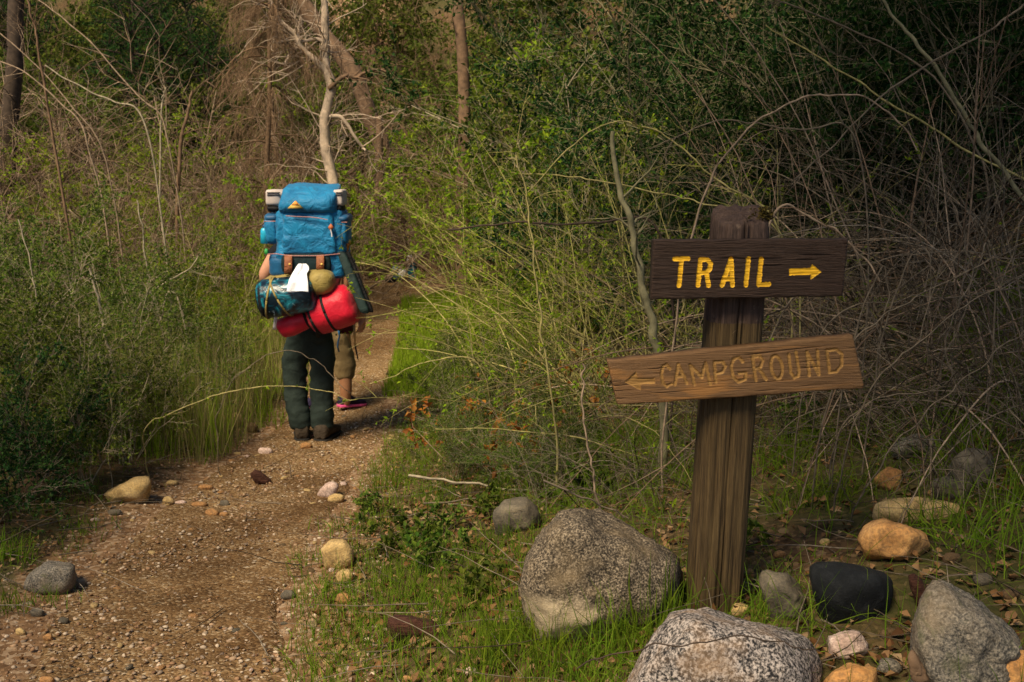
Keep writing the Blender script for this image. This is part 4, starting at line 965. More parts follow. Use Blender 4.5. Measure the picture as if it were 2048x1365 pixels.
# ------------------------------------------------------------------ vegetation
def make_plant(seed, mats, n1=12, L1=1.0, spread=.5, r1=.007, K1=9, n2=7, L2=.35, n3=6, L3=.14, nl=12, LL=.022, LW=.012, droop=.3, wob=.10, lean=(0, 0, 0), base=.10, t2=.25, ang2=.75, stem_sides=4, leaf_up=.5, r3=.0012, droop2=.1, nl2=0, fold=.25):
    rng = np.random.default_rng(seed); sm, lm = mats
    O = np.concatenate([rng.normal(0, base, (n1, 2)), np.full((n1, 1), -.05)], 1)
    D = np.concatenate([rng.normal(0, spread, (n1, 2)), np.ones((n1, 1))], 1) + np.array(lean)
    Ls = L1*rng.uniform(.65, 1.2, n1)
    P1 = arcs(O, D, Ls, K1, rng, droop, wob)
    sb = Buf(); R1 = taper(n1, K1, r1*rng.uniform(.6, 1.3, n1), r1*.25); sb.add(*tubes(P1, R1, stem_sides))
    tips = P1; allp = []
    if n2:
        p, d, i, t = sprout(P1, n2, rng, t2, 1., ang2); d = d + np.array([0, 0, .25])
        P2 = arcs(p, d, L2*rng.uniform(.5, 1.25, len(p))*(1.15 - .5*t), 6, rng, droop2, wob*1.3); sb.add(*tubes(P2, taper(len(P2), 6, r1*.42, r1*.14), 3)); tips = P2
        if n3:
            p, d, i, t = sprout(P2, n3, rng, .15, 1., .8); P3 = arcs(p, d, L3*rng.uniform(.5, 1.3, len(p)), 4, rng, droop2, wob*1.5)
            sb.add(*tubes(P3, taper(len(P3), 4, r3, r3*.4), 3)); tips = P3
    stem = sb.mesh('stems', sm); leaf = None
    if nl:
        p, d, i, t = sprout(tips, nl, rng, .1, 1., .9); M = len(p)
        N = nrm(rng.normal(0, 1, (M, 3)) + np.array([0, 0, leaf_up*2])); s = rng.uniform(.55, 1.3, M)
        lb = Buf(); lb.add(*leaves(p, d, N, LL*s, LW*s, fold))
        if nl2:
            p, d, i, t = sprout(P2 if n2 else P1, nl2, rng, .2, 1., .9); M = len(p); s = rng.uniform(.6, 1.4, M)
            lb.add(*leaves(p, d, nrm(rng.normal(0, 1, (M, 3)) + np.array([0, 0, leaf_up*2])), LL*s, LW*s, fold))
        leaf = lb.mesh('foliage', lm, False)
    return stem, leaf
PROTO = {}
def proto(key, n, mats, **kw):
    PROTO[key] = [make_plant(kw.pop('seed', 0) + 100*k + abs(hash(key)) % 1 + sum(map(ord, key)), mats, **kw) for k in range(n)]
M_ = MT
proto('leafy', 4, (M_['twig_pale'], M_['leaf_mid']), n1=13, L1=1.05, spread=.42, n2=8, n3=7, nl=13, LL=.024, LW=.012, r1=.006, L2=.36, L3=.15)
proto('leafy_dark', 3, (M_['twig_grey'], M_['leaf_dark']), n1=14, L1=.9, spread=.55, n2=9, n3=7, nl=14, LL=.024, LW=.013, L2=.34, L3=.15)
proto('spring', 3, (M_['cane'], M_['leaf_bright']), n1=13, L1=1.3, spread=.5, n2=8, L2=.42, n3=4, L3=.15, nl=11, LL=.032, LW=.015, droop=.5)
proto('cane', 3, (M_['cane'], M_['leaf_bright']), n1=26, L1=2.0, spread=.6, r1=.0056, K1=14, n2=6, L2=.34, n3=1, L3=.12, nl=8, LL=.025, LW=.012, droop=.75, wob=.05, lean=(-.25, -.05, 0), base=.3, t2=.35)
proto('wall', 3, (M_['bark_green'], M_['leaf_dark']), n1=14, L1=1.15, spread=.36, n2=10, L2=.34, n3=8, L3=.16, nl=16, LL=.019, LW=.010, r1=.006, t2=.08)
proto('dry', 4, (M_['twig_grey'], None), n1=46, L1=1.6, spread=.75, r1=.0046, K1=14, n2=3, L2=.45, n3=1, L3=.18, nl=0, droop=1.5, wob=.055, base=.25, t2=.3, ang2=.55)
proto('dry_cane', 4, (M_['twig_tan'], None), n1=18, L1=2.1, spread=1.25, r1=.0062, K1=18, n2=3, L2=.5, n3=1, L3=.2, nl=0, droop=1.3, wob=.025, base=.3, t2=.3, ang2=.5)
proto('dry_tan', 3, (M_['twig_tan'], None), n1=20, L1=1.1, spread=.7, r1=.0085, K1=10, n2=8, L2=.5, n3=4, L3=.25, nl=0, droop=.6, wob=.13, base=.2, t2=.15, droop2=.4, r3=.0024)
proto('hill', 3, (M_['bark_brown'], M_['leaf_far']), n1=12, L1=1.0, spread=.5, n2=8, L2=.42, n3=7, L3=.17, nl=14, LL=.030, LW=.015)
proto('conif', 2, (M_['bark_dark'], M_['leaf_dark']), n1=5, L1=1.4, spread=.12, r1=.02, n2=34, L2=.42, n3=8, L3=.14, nl=10, LL=.035, LW=.008, t2=.05, ang2=1.2, droop=0., droop2=.5)
proto('forb', 3, (M_['cane'], M_['leaf_mid']), n1=9, L1=.20, spread=.55, r1=.0022, K1=5, n2=5, L2=.07, n3=0, nl=7, LL=.028, LW=.019, t2=.4, base=.05, leaf_up=1.2)
proto('rust', 2, (M_['twig_tan'], M_['leaf_rust']), n1=5, L1=.30, spread=.6, r1=.0022, K1=6, n2=4, L2=.09, n3=0, nl=5, LL=.032, LW=.022, t2=.4, base=.04)
# drooping dead conifer: limbs hanging with dense fine brown twigs
def make_droop(seed):
    rng = np.random.default_rng(seed); sb = Buf()
    T = arcs([[0, 0, -.1]], [[.12, 0, 1]], [5.2], 12, rng, 0, .09); sb.add(*tubes(T, taper(1, 12, .05, .02), 8))
    p, d, i, t = sprout(T, 46, rng, .18, .98, 1.35, .2); P1 = arcs(p, d, rng.uniform(.35, .95, len(p)), 8, rng, 1.6, .08); sb.add(*tubes(P1, taper(len(P1), 8, .011, .004), 4))
    p, d, i, t = sprout(P1, 16, rng, .15, 1., .7); d[:, 2] -= .9; P2 = arcs(p, d, rng.uniform(.2, .55, len(p)), 6, rng, 1.2, .12); sb.add(*tubes(P2, taper(len(P2), 6, .0034, .0018), 3))
    p, d, i, t = sprout(P2, 7, rng, .1, 1., .6); P3 = arcs(p, d, rng.uniform(.06, .2, len(p)), 4, rng, .8, .2); sb.add(*tubes(P3, taper(len(P3), 4, .0020, .0011), 3))
    return sb.mesh('dead_branches', M_['needle_brown'])
DROOP = make_droop(5)

ORD = ['leftmost', 'second', 'third', 'fourth', 'fifth', 'sixth', 'seventh', 'eighth', 'ninth', 'tenth', 'eleventh', 'twelfth']
def rowed(lst, cuts, names):
    rows = {}
    for it in lst: rows.setdefault(sum(it[1] >= c for c in cuts), []).append(it)
    out = []
    for r, its in rows.items():
        for k, it in enumerate(sorted(its)): out.append((*it[:3], ('%s from left' if k else '%s') % ORD[k] + ('' if names[r] == 'only' else ', %s row' % names[r])))
    return out
def place(key, px, Y, sc, label, cat='shrub', group=None, name='shrub', k=None, rot=None, tilt=(0, 0), sz=None, x=None, dz=0.):
    rng = random.Random(int(px*13 + Y*101 + sc*977)); v = PROTO[key]; st, lf = v[rng.randrange(len(v)) if k is None else k % len(v)]
    X = (px - 1024)/FPX*Y*1.0 if x is None else x
    z = Hs(X, Y); Xp = X
    if x is None:                      # keep the foot under its photo column
        d = ray(px, 682); 
        for _ in range(4):
            v_ = 682.5; X = (px - 1024)/FPX*(Y*cp + (CAMZ - z)*sp_); z = Hs(X, Y)
    t = thing(name, label, cat, (X, Y, z + dz), group)
    t.rotation_euler = (tilt[0], tilt[1], rng.uniform(0, 6.28) if rot is None else rot); t.scale = (sc, sc, sc*(sz or rng.uniform(.9, 1.12)))
    a = link('stems' if lf else 'dry_twigs', st, t); a['kind'] = 'stuff'
    if lf: b = link('foliage', lf, t); b['kind'] = 'stuff'
    return t

def places(lst, cuts, names, key, base, cat, group, name='shrub', **kw):
    for px, Y, s, od in rowed(lst, cuts, names):
        place(key(px, Y) if callable(key) else key, px, Y, s, base + ', ' + od, cat, group, name, **{k: (v(px) if callable(v) else v) for k, v in kw.items()})
R3 = ('front', 'middle', 'back')
places([(170, 5.3, .70), (-20, 5.6, 1.0), (110, 6.0, .95), (250, 5.9, .72), (30, 6.8, 1.1), (190, 6.9, 1.0), (325, 6.6, .70), (90, 7.8, 1.2), (270, 7.7, 1.0), (395, 7.5, .75), (350, 8.8, .95), (190, 9.0, 1.2), (40, 9.4, 1.3)],
       (6.4, 8.5), R3, 'leafy', 'green shrub left of the trail', 'shrub', 'leafy green scrub left of the trail')
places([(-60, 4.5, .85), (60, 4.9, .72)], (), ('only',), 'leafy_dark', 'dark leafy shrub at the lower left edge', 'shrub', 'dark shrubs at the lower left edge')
places([(440, 8.2, .62), (470, 9.2, .85), (420, 10.2, 1.0), (510, 10.4, .8), (545, 9.4, .5)], (9.0,), ('front', 'back'), 'spring', 'light green shrub just left of the blue pack', 'shrub', 'light green shrubs left of the pack')
places([(90, 10.5, 1.3), (220, 11, 1.35), (330, 10.8, 1.2), (430, 11.3, 1.25), (505, 11.2, 1.1), (130, 12.5, 1.6), (300, 12.6, 1.5), (450, 13., 1.5), (560, 12.6, 1.2), (-20, 11.5, 1.5), (610, 13.5, 1.2)],
       (12.,), ('front', 'back'), 'dry_tan', 'brown leafless brush behind the left shrubs', 'brush', 'brown leafless brush on the far slope', 'dry_brush')
places([(160, 11.6, 1.2), (290, 11.8, 1.1), (380, 12.2, 1.2), (60, 12.0, 1.3), (250, 13.6, 1.5), (500, 12.2, .9), (350, 14.4, 1.6)], (12.1,), ('front', 'back'), 'spring', 'pale green bush among the brown brush', 'bush', 'pale green bushes among the brown brush', 'bush')
for k, (px, Y, s, tl) in enumerate(((150, 13.2, 2.1, .5), (60, 12.4, 2.0, .6), (480, 13.2, 2.0, -.5), (420, 14.2, 2.2, -.3), (620, 14.5, 2.3, .3), (690, 16.5, 2.3, -.3), (560, 15.5, 2.6, .2), (880, 18., 2.4, .2), (10, 13.5, 2.4, .7), (1010, 14.5, 2.2, -.2))):
    place('dry_tan', px, Y, s, 'leaning dead brush on the upper slope ' + ('below the dark conifers', 'at the left edge', 'left of the dead conifer', 'beside the reddish stump', 'behind the pale dead tree', 'behind the leaning trunk', 'behind the dead conifer', 'above the far trail', 'in the upper left corner', 'near the top centre trunk')[k], 'brush', 'leaning dead brush', 'dry_brush', tilt=(0, tl))
places([(-40, 15, 2.2), (110, 15.5, 2.0), (260, 16, 1.9), (200, 18.5, 2.6), (400, 15.6, 1.5), (340, 18.5, 2.6), (40, 18, 2.6), (480, 18.5, 2.4), (560, 20, 2.6), (130, 22, 3.2), (290, 22.5, 3.2), (430, 23, 3.2), (640, 21, 2.8), (740, 20.5, 2.6), (850, 19, 2.4), (-80, 23, 3.4), (560, 25, 3.4), (760, 25, 3.4), (930, 22, 3.), (1040, 24, 3.2), (1010, 17, 2.4), (1130, 15.5, 2.7), (1260, 14.5, 2.7)],
       (17., 21.5), R3, 'hill', 'olive green hillside bush far behind', 'bush', 'olive green hillside bushes', 'bush')
places([(355, 17.2, 2.4), (385, 19.5, 2.8), (15, 20, 2.8)], (), ('only',), 'conif', 'dark conifer on the far hillside', 'conifer', 'dark conifers on the hillside', 'conifer')
for px, Y, s, lb in ((545, 11.6, .85, 'dead conifer with hanging brown twigs left above the blue pack'), (600, 14.2, .95, 'dead conifer with drooping twigs behind the pale forked dead tree')):
    z = Hs((px-1024)/FPX*Y, Y); t = thing('dead_conifer', lb, 'dead tree', ((px-1024)/FPX*Y, Y, z)); t.rotation_euler = (0, .02*math.sin(px), px); t.scale = (s, s, s)
    a = link('dead_branches', DROOP, t); a['kind'] = 'stuff'
# spring green shrubs over and beside the far trail
places([(945, 15.2, 1.7), (1140, 10.6, 1.7), (1130, 9.0, 1.3), (650, 12.9, 1.15), (635, 11.5, 1.45), (1040, 8.2, .55), (1110, 8.0, 1.2), (910, 15., 2.2), (1110, 11.9, 2.0), (1190, 10.2, 2.1), (950, 13., 1.3)],
       (9.5, 12.), R3, 'spring', 'bright spring green shrub right of the far trail', 'shrub', 'bright spring green shrubs right of the far trail')
places([(1160, 7.0, .95), (1220, 6.1, .9), (1270, 5.4, .85), (1360, 5.9, .9), (1120, 8.2, 1.0), (1450, 5.2, .75), (1260, 7.2, 1.1)],
       (5.7, 6.8), R3, 'cane', 'thicket of long yellow green canes behind the signpost', 'shrub', 'yellow green cane thicket behind the signpost', 'cane_thicket', rot=lambda px: random.Random(int(px)).uniform(-.5, .5) + (2.6 if px < 1200 else 1.2 if px < 1240 else 0.))
places([(920, 6.6, .45), (905, 7.4, .45), (960, 5.6, .45), (1010, 5.0, .42), (910, 5.3, .36), (1080, 4.6, .36), (980, 6.6, .6), (1150, 4.7, .4), (895, 8.8, .45), (1060, 5.9, .6)],
       (5.4, 6.8), R3, 'leafy', 'low leafy shrub at the right trail edge', 'shrub', 'low green shrubs right of the trail')
# the dark leafy wall behind and right of the sign
places([(1170, 9.8, 2.0), (1250, 8.8, 2.1), (1210, 12, 2.8), (1240, 7.6, 1.3)], (9.2,), ('front', 'back'), 'leafy', 'tall green shrub behind the cane thicket', 'shrub', 'tall green shrubs behind the canes')
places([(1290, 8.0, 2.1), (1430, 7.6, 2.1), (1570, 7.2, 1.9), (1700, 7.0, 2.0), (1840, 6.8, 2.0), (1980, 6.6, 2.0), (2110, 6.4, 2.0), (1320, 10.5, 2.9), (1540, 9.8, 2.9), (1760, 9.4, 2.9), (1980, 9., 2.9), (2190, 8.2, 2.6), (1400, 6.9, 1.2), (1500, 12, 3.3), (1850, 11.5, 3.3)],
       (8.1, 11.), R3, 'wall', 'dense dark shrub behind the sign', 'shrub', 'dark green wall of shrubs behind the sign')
places([(1560, 5.3, .80), (1680, 5.0, .8), (1800, 5.2, .9), (1930, 5.0, .9), (2060, 4.6, .9), (1740, 4.2, .62), (1870, 4.1, .65), (2010, 3.9, .62), (1610, 4.5, .6), (1950, 3.4, .5), (2100, 3.6, .7), (1830, 5.8, 1.1), (2000, 5.9, 1.1), (1700, 5.9, 1.0), (1580, 6.2, 1.1)],
       (4.4, 5.6), R3, 'dry', 'tangle of grey leafless twigs right of the signpost', 'brush', 'grey twig tangle right of the sign', 'dry_brush')
places([(1650, 4.7, .85), (1820, 4.5, .85), (1960, 4.3, .85), (2080, 4.1, .8), (1740, 5.4, 1.0), (1900, 5.5, 1.05), (2040, 5.3, 1.05), (1560, 5.6, .95), (1420, 5.5, .8)], (5.,), ('front', 'back'), 'dry_cane', 'long arching grey canes right of the signpost', 'brush', 'arching grey canes right of the sign', 'dry_cane_clump')
places([(1480, 4.4, .45), (1330, 4.2, .42), (1200, 4.2, .42)], (), ('only',), 'dry', 'low grey twig tangle behind the big boulder', 'brush', 'low twig tangle behind the boulder', 'dry_brush')

# leafy sprouts
for px, py, s, lb in ((1160, 615, 1.0, 'bright leafy sprout left of the TRAIL board'), (1205, 600, 1.0, 'leafy green sprout directly left of the TRAIL board edge'), (1000, 690, .8, 'small leafy sprout in the cane thicket near the trail'), (1010, 775, 1., 'leafy green plant at mid height left of the CAMPGROUND board'), (1125, 850, 1.3, 'broad leaved green plant below the left end of the CAMPGROUND board'),
                      (1190, 860, 1.0, 'green herb in the twigs below the CAMPGROUND arrow'), (790, 1075, .9, 'low leafy herb in the grass right of the trail'), (850, 1110, .9, 'leafy herb in front of the grey mossy stone'), (940, 1180, .8, 'leafy herb left of the big boulder'), (1590, 640, 1.0, 'leafy green plant right of the post between the two boards'), (880, 1040, .8, 'small herb beside the pale fallen stick'), (1480, 1085, .8, 'low herb right behind the post foot'), (730, 1010, .7, 'small herb at the right trail edge')):
    g = hit(px, py + 25) if py > 700 else None
    if g is None: Y = 4.4; g = np.array([*at(px, py, Y)[:2], 0]); 
    place('forb', px, g[1], s*1.15, lb, 'plant', None, 'leafy_herb', x=g[0])
for px, py, lb in ((940, 850, 'rusty orange leaved sprig at the foot of the cane thicket'), (1085, 700, 'rusty sprig in front of the canes left of the sign'), (1100, 880, 'orange brown leaved sprig left of the CAMPGROUND arrow'), (960, 820, 'small orange leaved sprig near the right trail edge'), (1040, 800, 'orange sprig midway between trail and CAMPGROUND board'), (1150, 820, 'orange sprig just below the left tip of the CAMPGROUND board'), (1010, 860, 'orange sprig in front of the low shrubs'), (1060, 930, 'orange brown sprig above the pale fallen stick'), (900, 900, 'orange brown sprig at the grass edge near the trail'), (1210, 780, 'rust coloured sprig behind the CAMPGROUND arrow')):
    g = hit(px, py + 30) if py > 720 else hit(px, 800); place('rust', px, g[1], 1.5, lb, 'plant', None, 'rust_leaved_sprig', x=g[0])

# single branches, canes and dead wood one can follow by eye
def cat_rom(P, n=8):
    P = np.array(P, float); Q = np.concatenate([[2*P[0]-P[1]], P, [2*P[-1]-P[-2]]]); out = []
    for i in range(1, len(Q)-2):
        for t in np.linspace(0, 1, n, endpoint=False):
            a, b, c, d = Q[i-1:i+3]; out.append(.5*((2*b) + (c-a)*t + (2*a-5*b+4*c-d)*t*t + (3*b-a-3*c+d)*t**3))
    return np.array(out + [P[-1]])
def smooth_line(C, n=6):
    P_ = np.concatenate([2*C[:1] - C[n:0:-1], C, 2*C[-1:] - C[-2:-n-2:-1]]); k = np.hanning(2*n+3)[1:-1]; k /= k.sum()
    return np.stack([np.convolve(P_[:, q], k, 'valid') for q in range(3)], 1)
def branch(pts, Y, w0, w1, mat, label, cat='branch', name='branch', twigs=0, buds=None, dY=0., seed=1, K=8, tl=.3):
    """pts: photo points of a stem that stands at distance Y (a trailing third value is its own distance)"""
    n = len(pts); P = np.array([at(p[0], p[1], p[2] if len(p) > 2 else Y + dY*i/(n-1)) for i, p in enumerate(pts)])
    g0 = Hs(P[0][0], P[0][1]); gap = P[0][2] - g0
    if gap > .12 and cat not in ('stick',) and 'granite' not in label:      # carry the stem down to where it is rooted
        q = np.array([P[0][0] + .10*math.copysign(1, P[0][0] - P[1][0])*min(1., gap), P[0][1] + .12, 0.]); q[2] = Hs(q[0], q[1]) - .03
        md = (P[0]*.5 + q*.5) + np.array([.05*math.copysign(1, P[0][0] - P[1][0])*min(1., gap), 0, 0]); P = np.concatenate([[q, md], P])
    C = smooth_line(cat_rom(P, K)); rng = np.random.default_rng(seed + int(abs(pts[0][0]))); tj = np.arange(len(C))[:, None]*.33; C = C + np.stack([fbm(np.concatenate([tj, tj*0 + 3.1*q + abs(pts[0][1])*.37, tj*0], 1), 2, q) for q in range(3)], 1)*.010
    wpx = Y/FPX/2*(.72 if w0 < 20 else .9); Rr = np.linspace(w0*wpx, w1*wpx, len(C)); Rr = Rr*(1 + .12*vnoise(np.concatenate([tj*1.3, tj*0, tj*0], 1), 4))
    org = C[0].copy(); b = Buf(); b.add(*tubes(C[None] - org, Rr[None], 8 if w0 > 9 else 5))
    if twigs:
        p, d, i, t = sprout((C - org)[None], twigs, rng, .15, .98, .9); Pt = arcs(p, d, rng.uniform(.3, 1.2, twigs)*tl, 6, rng, .1, .16); b.add(*tubes(Pt, taper(twigs, 6, max(.002, Rr.mean()*.35), .001), 4))
        p, d, i, t = sprout(Pt, 3, rng, .2, 1, .8); Pq = arcs(p, d, rng.uniform(.3, 1.2, len(p))*tl*.5, 5, rng, .2, .2); b.add(*tubes(Pq, taper(len(p), 5, max(.0014, Rr.mean()*.15), .0008), 3))
    if not buds:
        return tag(link(name, b.mesh(name, mat), None, org), label, cat)
    t_ = thing(name, label, cat, org); a = link('stem', b.mesh('stem', mat), t_)
    p, d, i, t = sprout((C - org)[None], buds[0], rng, .05, 1., .9); p = np.repeat(p, 3, 0); d = np.repeat(d, 3, 0) + rng.normal(0, .5, (len(p), 3)); s = rng.uniform(.6, 1.3, len(p))
    lb = Buf(); lb.add(*leaves(p, d, nrm(rng.normal(0, 1, p.shape) + [0, 0, .8]), buds[1]*s, buds[1]*.5*s)); l = link('leaf_buds', lb.mesh('leaf_buds', M_['leaf_bright'], False), t_); l['kind'] = 'stuff'
    return t_
gy_ = lambda px, py: hit(px, py)[1]
branch([(1312, 690), (1300, 620), (1282, 545), (1262, 455), (1236, 370), (1226, 260)], 4.3, 24, 10, M_['bark_green'], 'pale green sapling trunk just left of the TRAIL board', 'sapling', 'sapling', 10)
branch([(1085, 690), (1080, 600), (1068, 500), (1052, 400), (1030, 300)], 4.4, 8, 4, M_['cane'], 'upright yellow green cane left of the pale sapling trunk', 'cane', 'cane', 4, (14, .03))
branch([(1320, 440), (1220, 443), (1100, 447), (980, 450), (890, 462)], 4.6, 9, 5, M_['bark_dark'], 'dark level branch crossing behind the sapling', twigs=6)
branch([(2100, -20), (2048, 15), (1960, 70), (1850, 135), (1760, 190), (1680, 280), (1590, 360)], 4.2, 8, 4, M_['twig_grey'], 'long straight grey branch slanting down from the upper right corner', twigs=6)
branch([(2090, 470), (2000, 330), (1930, 240), (1880, 150), (1820, 70), (1750, -20)], 4.6, 16, 8, M_['bark_green'], 'thick olive branch leaning left at the upper right', twigs=8)
branch([(2090, 380), (1960, 320), (1850, 250), (1740, 180), (1640, 110), (1530, 50)], 4.8, 9, 4, M_['cane'], 'long greenish cane running up left across the dark foliage', 'cane', 'cane', 6)
branch([(1970, 330), (1880, 160), (1790, 100), (1700, 60), (1550, 0), (1500, -20)], 5.0, 8, 4, M_['twig_grey'], 'thin arching grey cane along the top right edge', 'cane', 'cane', 5)
branch([(1400, 400), (1460, 300), (1540, 225), (1630, 190), (1710, 190), (1775, 222), (1830, 300)], 4.0, 7, 4, M_['twig_tan'], 'arched tan cane above the signpost top', 'cane', 'cane', 3)
branch([(1720, 260), (1640, 255), (1560, 256), (1480, 240), (1400, 250), (1300, 300)], 4.0, 6, 3, M_['twig_grey'], 'low grey cane bowing just above the post', 'cane', 'cane', 3)
branch([(1560, 440), (1470, 380), (1400, 330), (1330, 270), (1250, 245), (1180, 262), (1060, 380)], 4.4, 7, 3, M_['cane'], 'green cane arching left over the sapling', 'cane', 'cane', 4, (8, .03))
branch([(1580, 470), (1450, 415), (1350, 395), (1240, 375), (1150, 350), (1020, 345)], 4.4, 6, 3, M_['cane'], 'flat yellow green cane passing behind the post top', 'cane', 'cane', 4, (8, .03))
branch([(1545, 420), (1600, 428), (1660, 455), (1720, 505), (1760, 560)], 3.6, 9, 5, M_['twig_tan'], 'tan cane curving down from the post top to the right', 'cane', 'cane', 2)
branch([(1192, 985), (1180, 930), (1168, 850), (1165, 765), (1168, 730)], 3.3, 8, 5, M_['twig_tan'], 'upright pinkish stem in front of the twigs left of the CAMPGROUND board', 'stem', 'stem', 0)
YS = gy_(1000, 1000)
branch([(815, 952), (900, 962), (990, 975), (1080, 984), (1190, 978)], YS, 9, 5, M_['twig_pale'], 'pale fallen stick lying left of the big boulder', 'stick', 'stick', 2)
branch([(1090, 960), (1150, 985), (1210, 1015), (1262, 1040)], 3.1, 7, 4, M_['twig_grey'], 'grey stick leaning on the top of the big boulder', 'stick', 'stick', 2)
branch([(850, 1010), (960, 995), (1080, 985), (1200, 960), (1300, 945)], YS-.1, 6, 4, M_['twig_grey'], 'long grey stick behind the big boulder', 'stick', 'stick', 5)
for k, (pts, Y) in enumerate((([(1700, 690), (1780, 630), (1870, 570), (1980, 520), (2080, 470)], 3.4), ([(1730, 790), (1800, 720), (1880, 650), (1960, 590), (2070, 540)], 3.3), ([(1650, 640), (1780, 600), (1900, 590), (2060, 570)], 3.8), ([(1740, 960), (1800, 880), (1880, 800), (1970, 720), (2070, 650)], 3.2), ([(1560, 620), (1640, 560), (1760, 520), (1900, 500), (2060, 520)], 4.0), ([(1700, 830), (1780, 790), (1900, 780), (2060, 800)], 3.5), ([(1900, 700), (1935, 610), (1940, 520), (1915, 430), (1880, 360)], 3.8), ([(1760, 520), (1772, 590), (1762, 680), (1740, 740)], 3.5), ([(1830, 480), (1870, 560), (1850, 640), (1860, 720)], 3.6), ([(1980, 470), (1950, 560), (1900, 640), (1890, 720), (1930, 800)], 3.5))):
    branch(pts, Y, 6, 3, M_['twig_grey'], 'thin grey stem ' + ('rising from the raised end of the CAMPGROUND board', 'rising right from below the raised board end', 'running level just under the TRAIL board', 'rising right behind the small round tan stone', 'arching flat right of the TRAIL arrow', 'running level right of the CAMPGROUND board', 'standing upright far right of the TRAIL board', 'hanging just right of the TRAIL board', 'bent upright midway between boards and right edge', 'zigzagging down near the right edge')[k], 'stem', 'stem', 4)['group'] = 'single grey stems in the right twig tangle'
tg = []
for k, (pts, Y, w, m, lb) in enumerate((
    ([(-20, 50), (85, 142), (160, 235), (205, 290)], 9.5, 5, 'twig_tan', 'pale bare branch slanting down from the left edge, lowest of the slanting ones'),
    ([(60, -10), (110, 25), (190, 90), (290, 210), (330, 240)], 10, 5, 'twig_tan', 'pale bare branch slanting from the top left corner'),
    ([(90, 130), (170, 180), (240, 210), (290, 232)], 9.8, 6, 'twig_pale', 'bare branch running right below the dark conifers'),
    ([(-10, 120), (60, 150), (130, 215), (175, 270)], 9, 6, 'twig_tan', 'tan bare branch at the left edge crossing the pale ones'),
    ([(50, -20), (65, 40), (78, 100), (88, 190)], 9, 9, 'bark_brown', 'upright broken brown stem at the top left'),
    ([(385, 180), (378, 215), (366, 258), (360, 300)], 11, 13, 'bark_brown', 'reddish broken stump standing before the dark hollow'),
    ([(332, 175), (326, 200), (323, 222)], 11, 7, 'twig_pale', 'short pale snag left of the reddish stump'))):
    branch(pts[::-1], Y, w, w*.55, M_[m], lb, twigs=9, tl=.6)
for k, (pts, Y, w) in enumerate((([(228, 745), (215, 690), (200, 615), (180, 535)], 6.2, 12), ([(155, 735), (161, 685), (158, 630)], 6.0, 8), ([(82, 690), (76, 600), (62, 520), (35, 440)], 6.1, 7), ([(345, 570), (320, 640), (280, 720)], 7.4, 6), ([(275, 610), (320, 575), (370, 545), (395, 515)], 7.2, 5), ([(290, 520), (285, 460), (275, 400)], 8.2, 7))):
    branch(pts, Y, w, w*.5, M_['twig_pale'], 'bare pale stem ' + ('standing thickest in the left shrubs', 'short and upright left of the thickest one', 'bending at the far left in the shrubs', 'slanting down right among the left shrubs', 'rising right toward the blue pack', 'standing highest behind the left shrubs')[k], 'stem', 'stem', 4)['group'] = 'bare pale stems in the left shrubs'
# dead trees at the top
dt = thing('dead_tree', 'pale forked dead tree above the blue pack', 'dead tree', (*at(655, 500, 12.0)[:2], Hs(*at(655, 500, 12.0)[:2])))
def limb(par, nm, pts, Y, w0, w1, mat, tw, tl=.5, seed=3):
    P = np.array([at(p[0], p[1], p[2] if len(p) > 2 else Y) for p in pts]); C = cat_rom(P, 8); rng = np.random.default_rng(seed + int(abs(pts[-1][0]))); f = Y/FPX/2
    tj = np.arange(len(C))[:, None]*.17; C = C + np.stack([fbm(np.concatenate([tj, tj*0 + 3.1*q + abs(pts[0][0])*.37, tj*0], 1), 2, q) for q in range(3)], 1)*.030; b = Buf(); b.add(*tubes(C[None], (np.linspace(w0*f, w1*f, len(C))*(1 + .14*vnoise(np.concatenate([tj*1.5, tj*0, tj*0], 1), 4)))[None], 9))
    if tw:
        p, d, i, t = sprout(C[None], tw, rng, .15, 1, 1.0); Pt = arcs(p, d, rng.uniform(.3, 1.3, tw)*tl, 7, rng, .3, .2); b.add(*tubes(Pt, taper(tw, 7, .008, .003), 4))
        p, d, i, t = sprout(Pt, 4, rng, .2, 1, .8); Pq = arcs(p, d, rng.uniform(.3, 1.2, len(p))*tl*.5, 5, rng, .3, .2); b.add(*tubes(Pq, taper(len(p), 5, .004, .002), 3))
    V = np.concatenate(b.v) - np.array(par.location); return link(nm, mesh_of(nm, V, b.f, mat), par)
z0 = at(668, 540, 12.)
limb(dt, 'trunk', [(690, 560), (672, 400), (655, 300), (652, 235), (660, 160), (648, 100), (654, 30), (640, -60)], 11.4, 26, 12, M_['bark_pale'], 22, .7)
limb(dt, 'limb', [(652, 150), (625, 115), (595, 75), (562, 35), (540, -10)], 11.4, 14, 7, M_['bark_pale'], 24, .7)
limb(dt, 'limb', [(655, 175), (690, 150), (712, 155), (745, 140), (790, 155)], 11.4, 10, 4, M_['bark_brown'], 18, .6)
limb(dt, 'limb', [(652, 90), (630, 78), (600, 80), (560, 85)], 11.4, 8, 3, M_['bark_pale'], 8)
limb(dt, 'limb', [(656, 230), (690, 245), (720, 290), (735, 300)], 11.4, 9, 4, M_['bark_pale'], 6)
lt = thing('leaning_tree', 'brown dead trunk leaning left behind the pale forked tree', 'dead tree', (*at(806, 580, 16.)[:2], Hs(*at(806, 580, 16.)[:2])))
limb(lt, 'trunk', [(806, 580), (790, 420), (765, 310), (738, 230), (700, 140), (652, 75), (605, 15), (570, -40)], 16., 36, 30, M_['bark_brown'], 14)
limb(lt, 'limb', [(605, 15), (597, 55), (588, 90), (570, 130)], 16., 14, 6, M_['bark_pale'], 8)
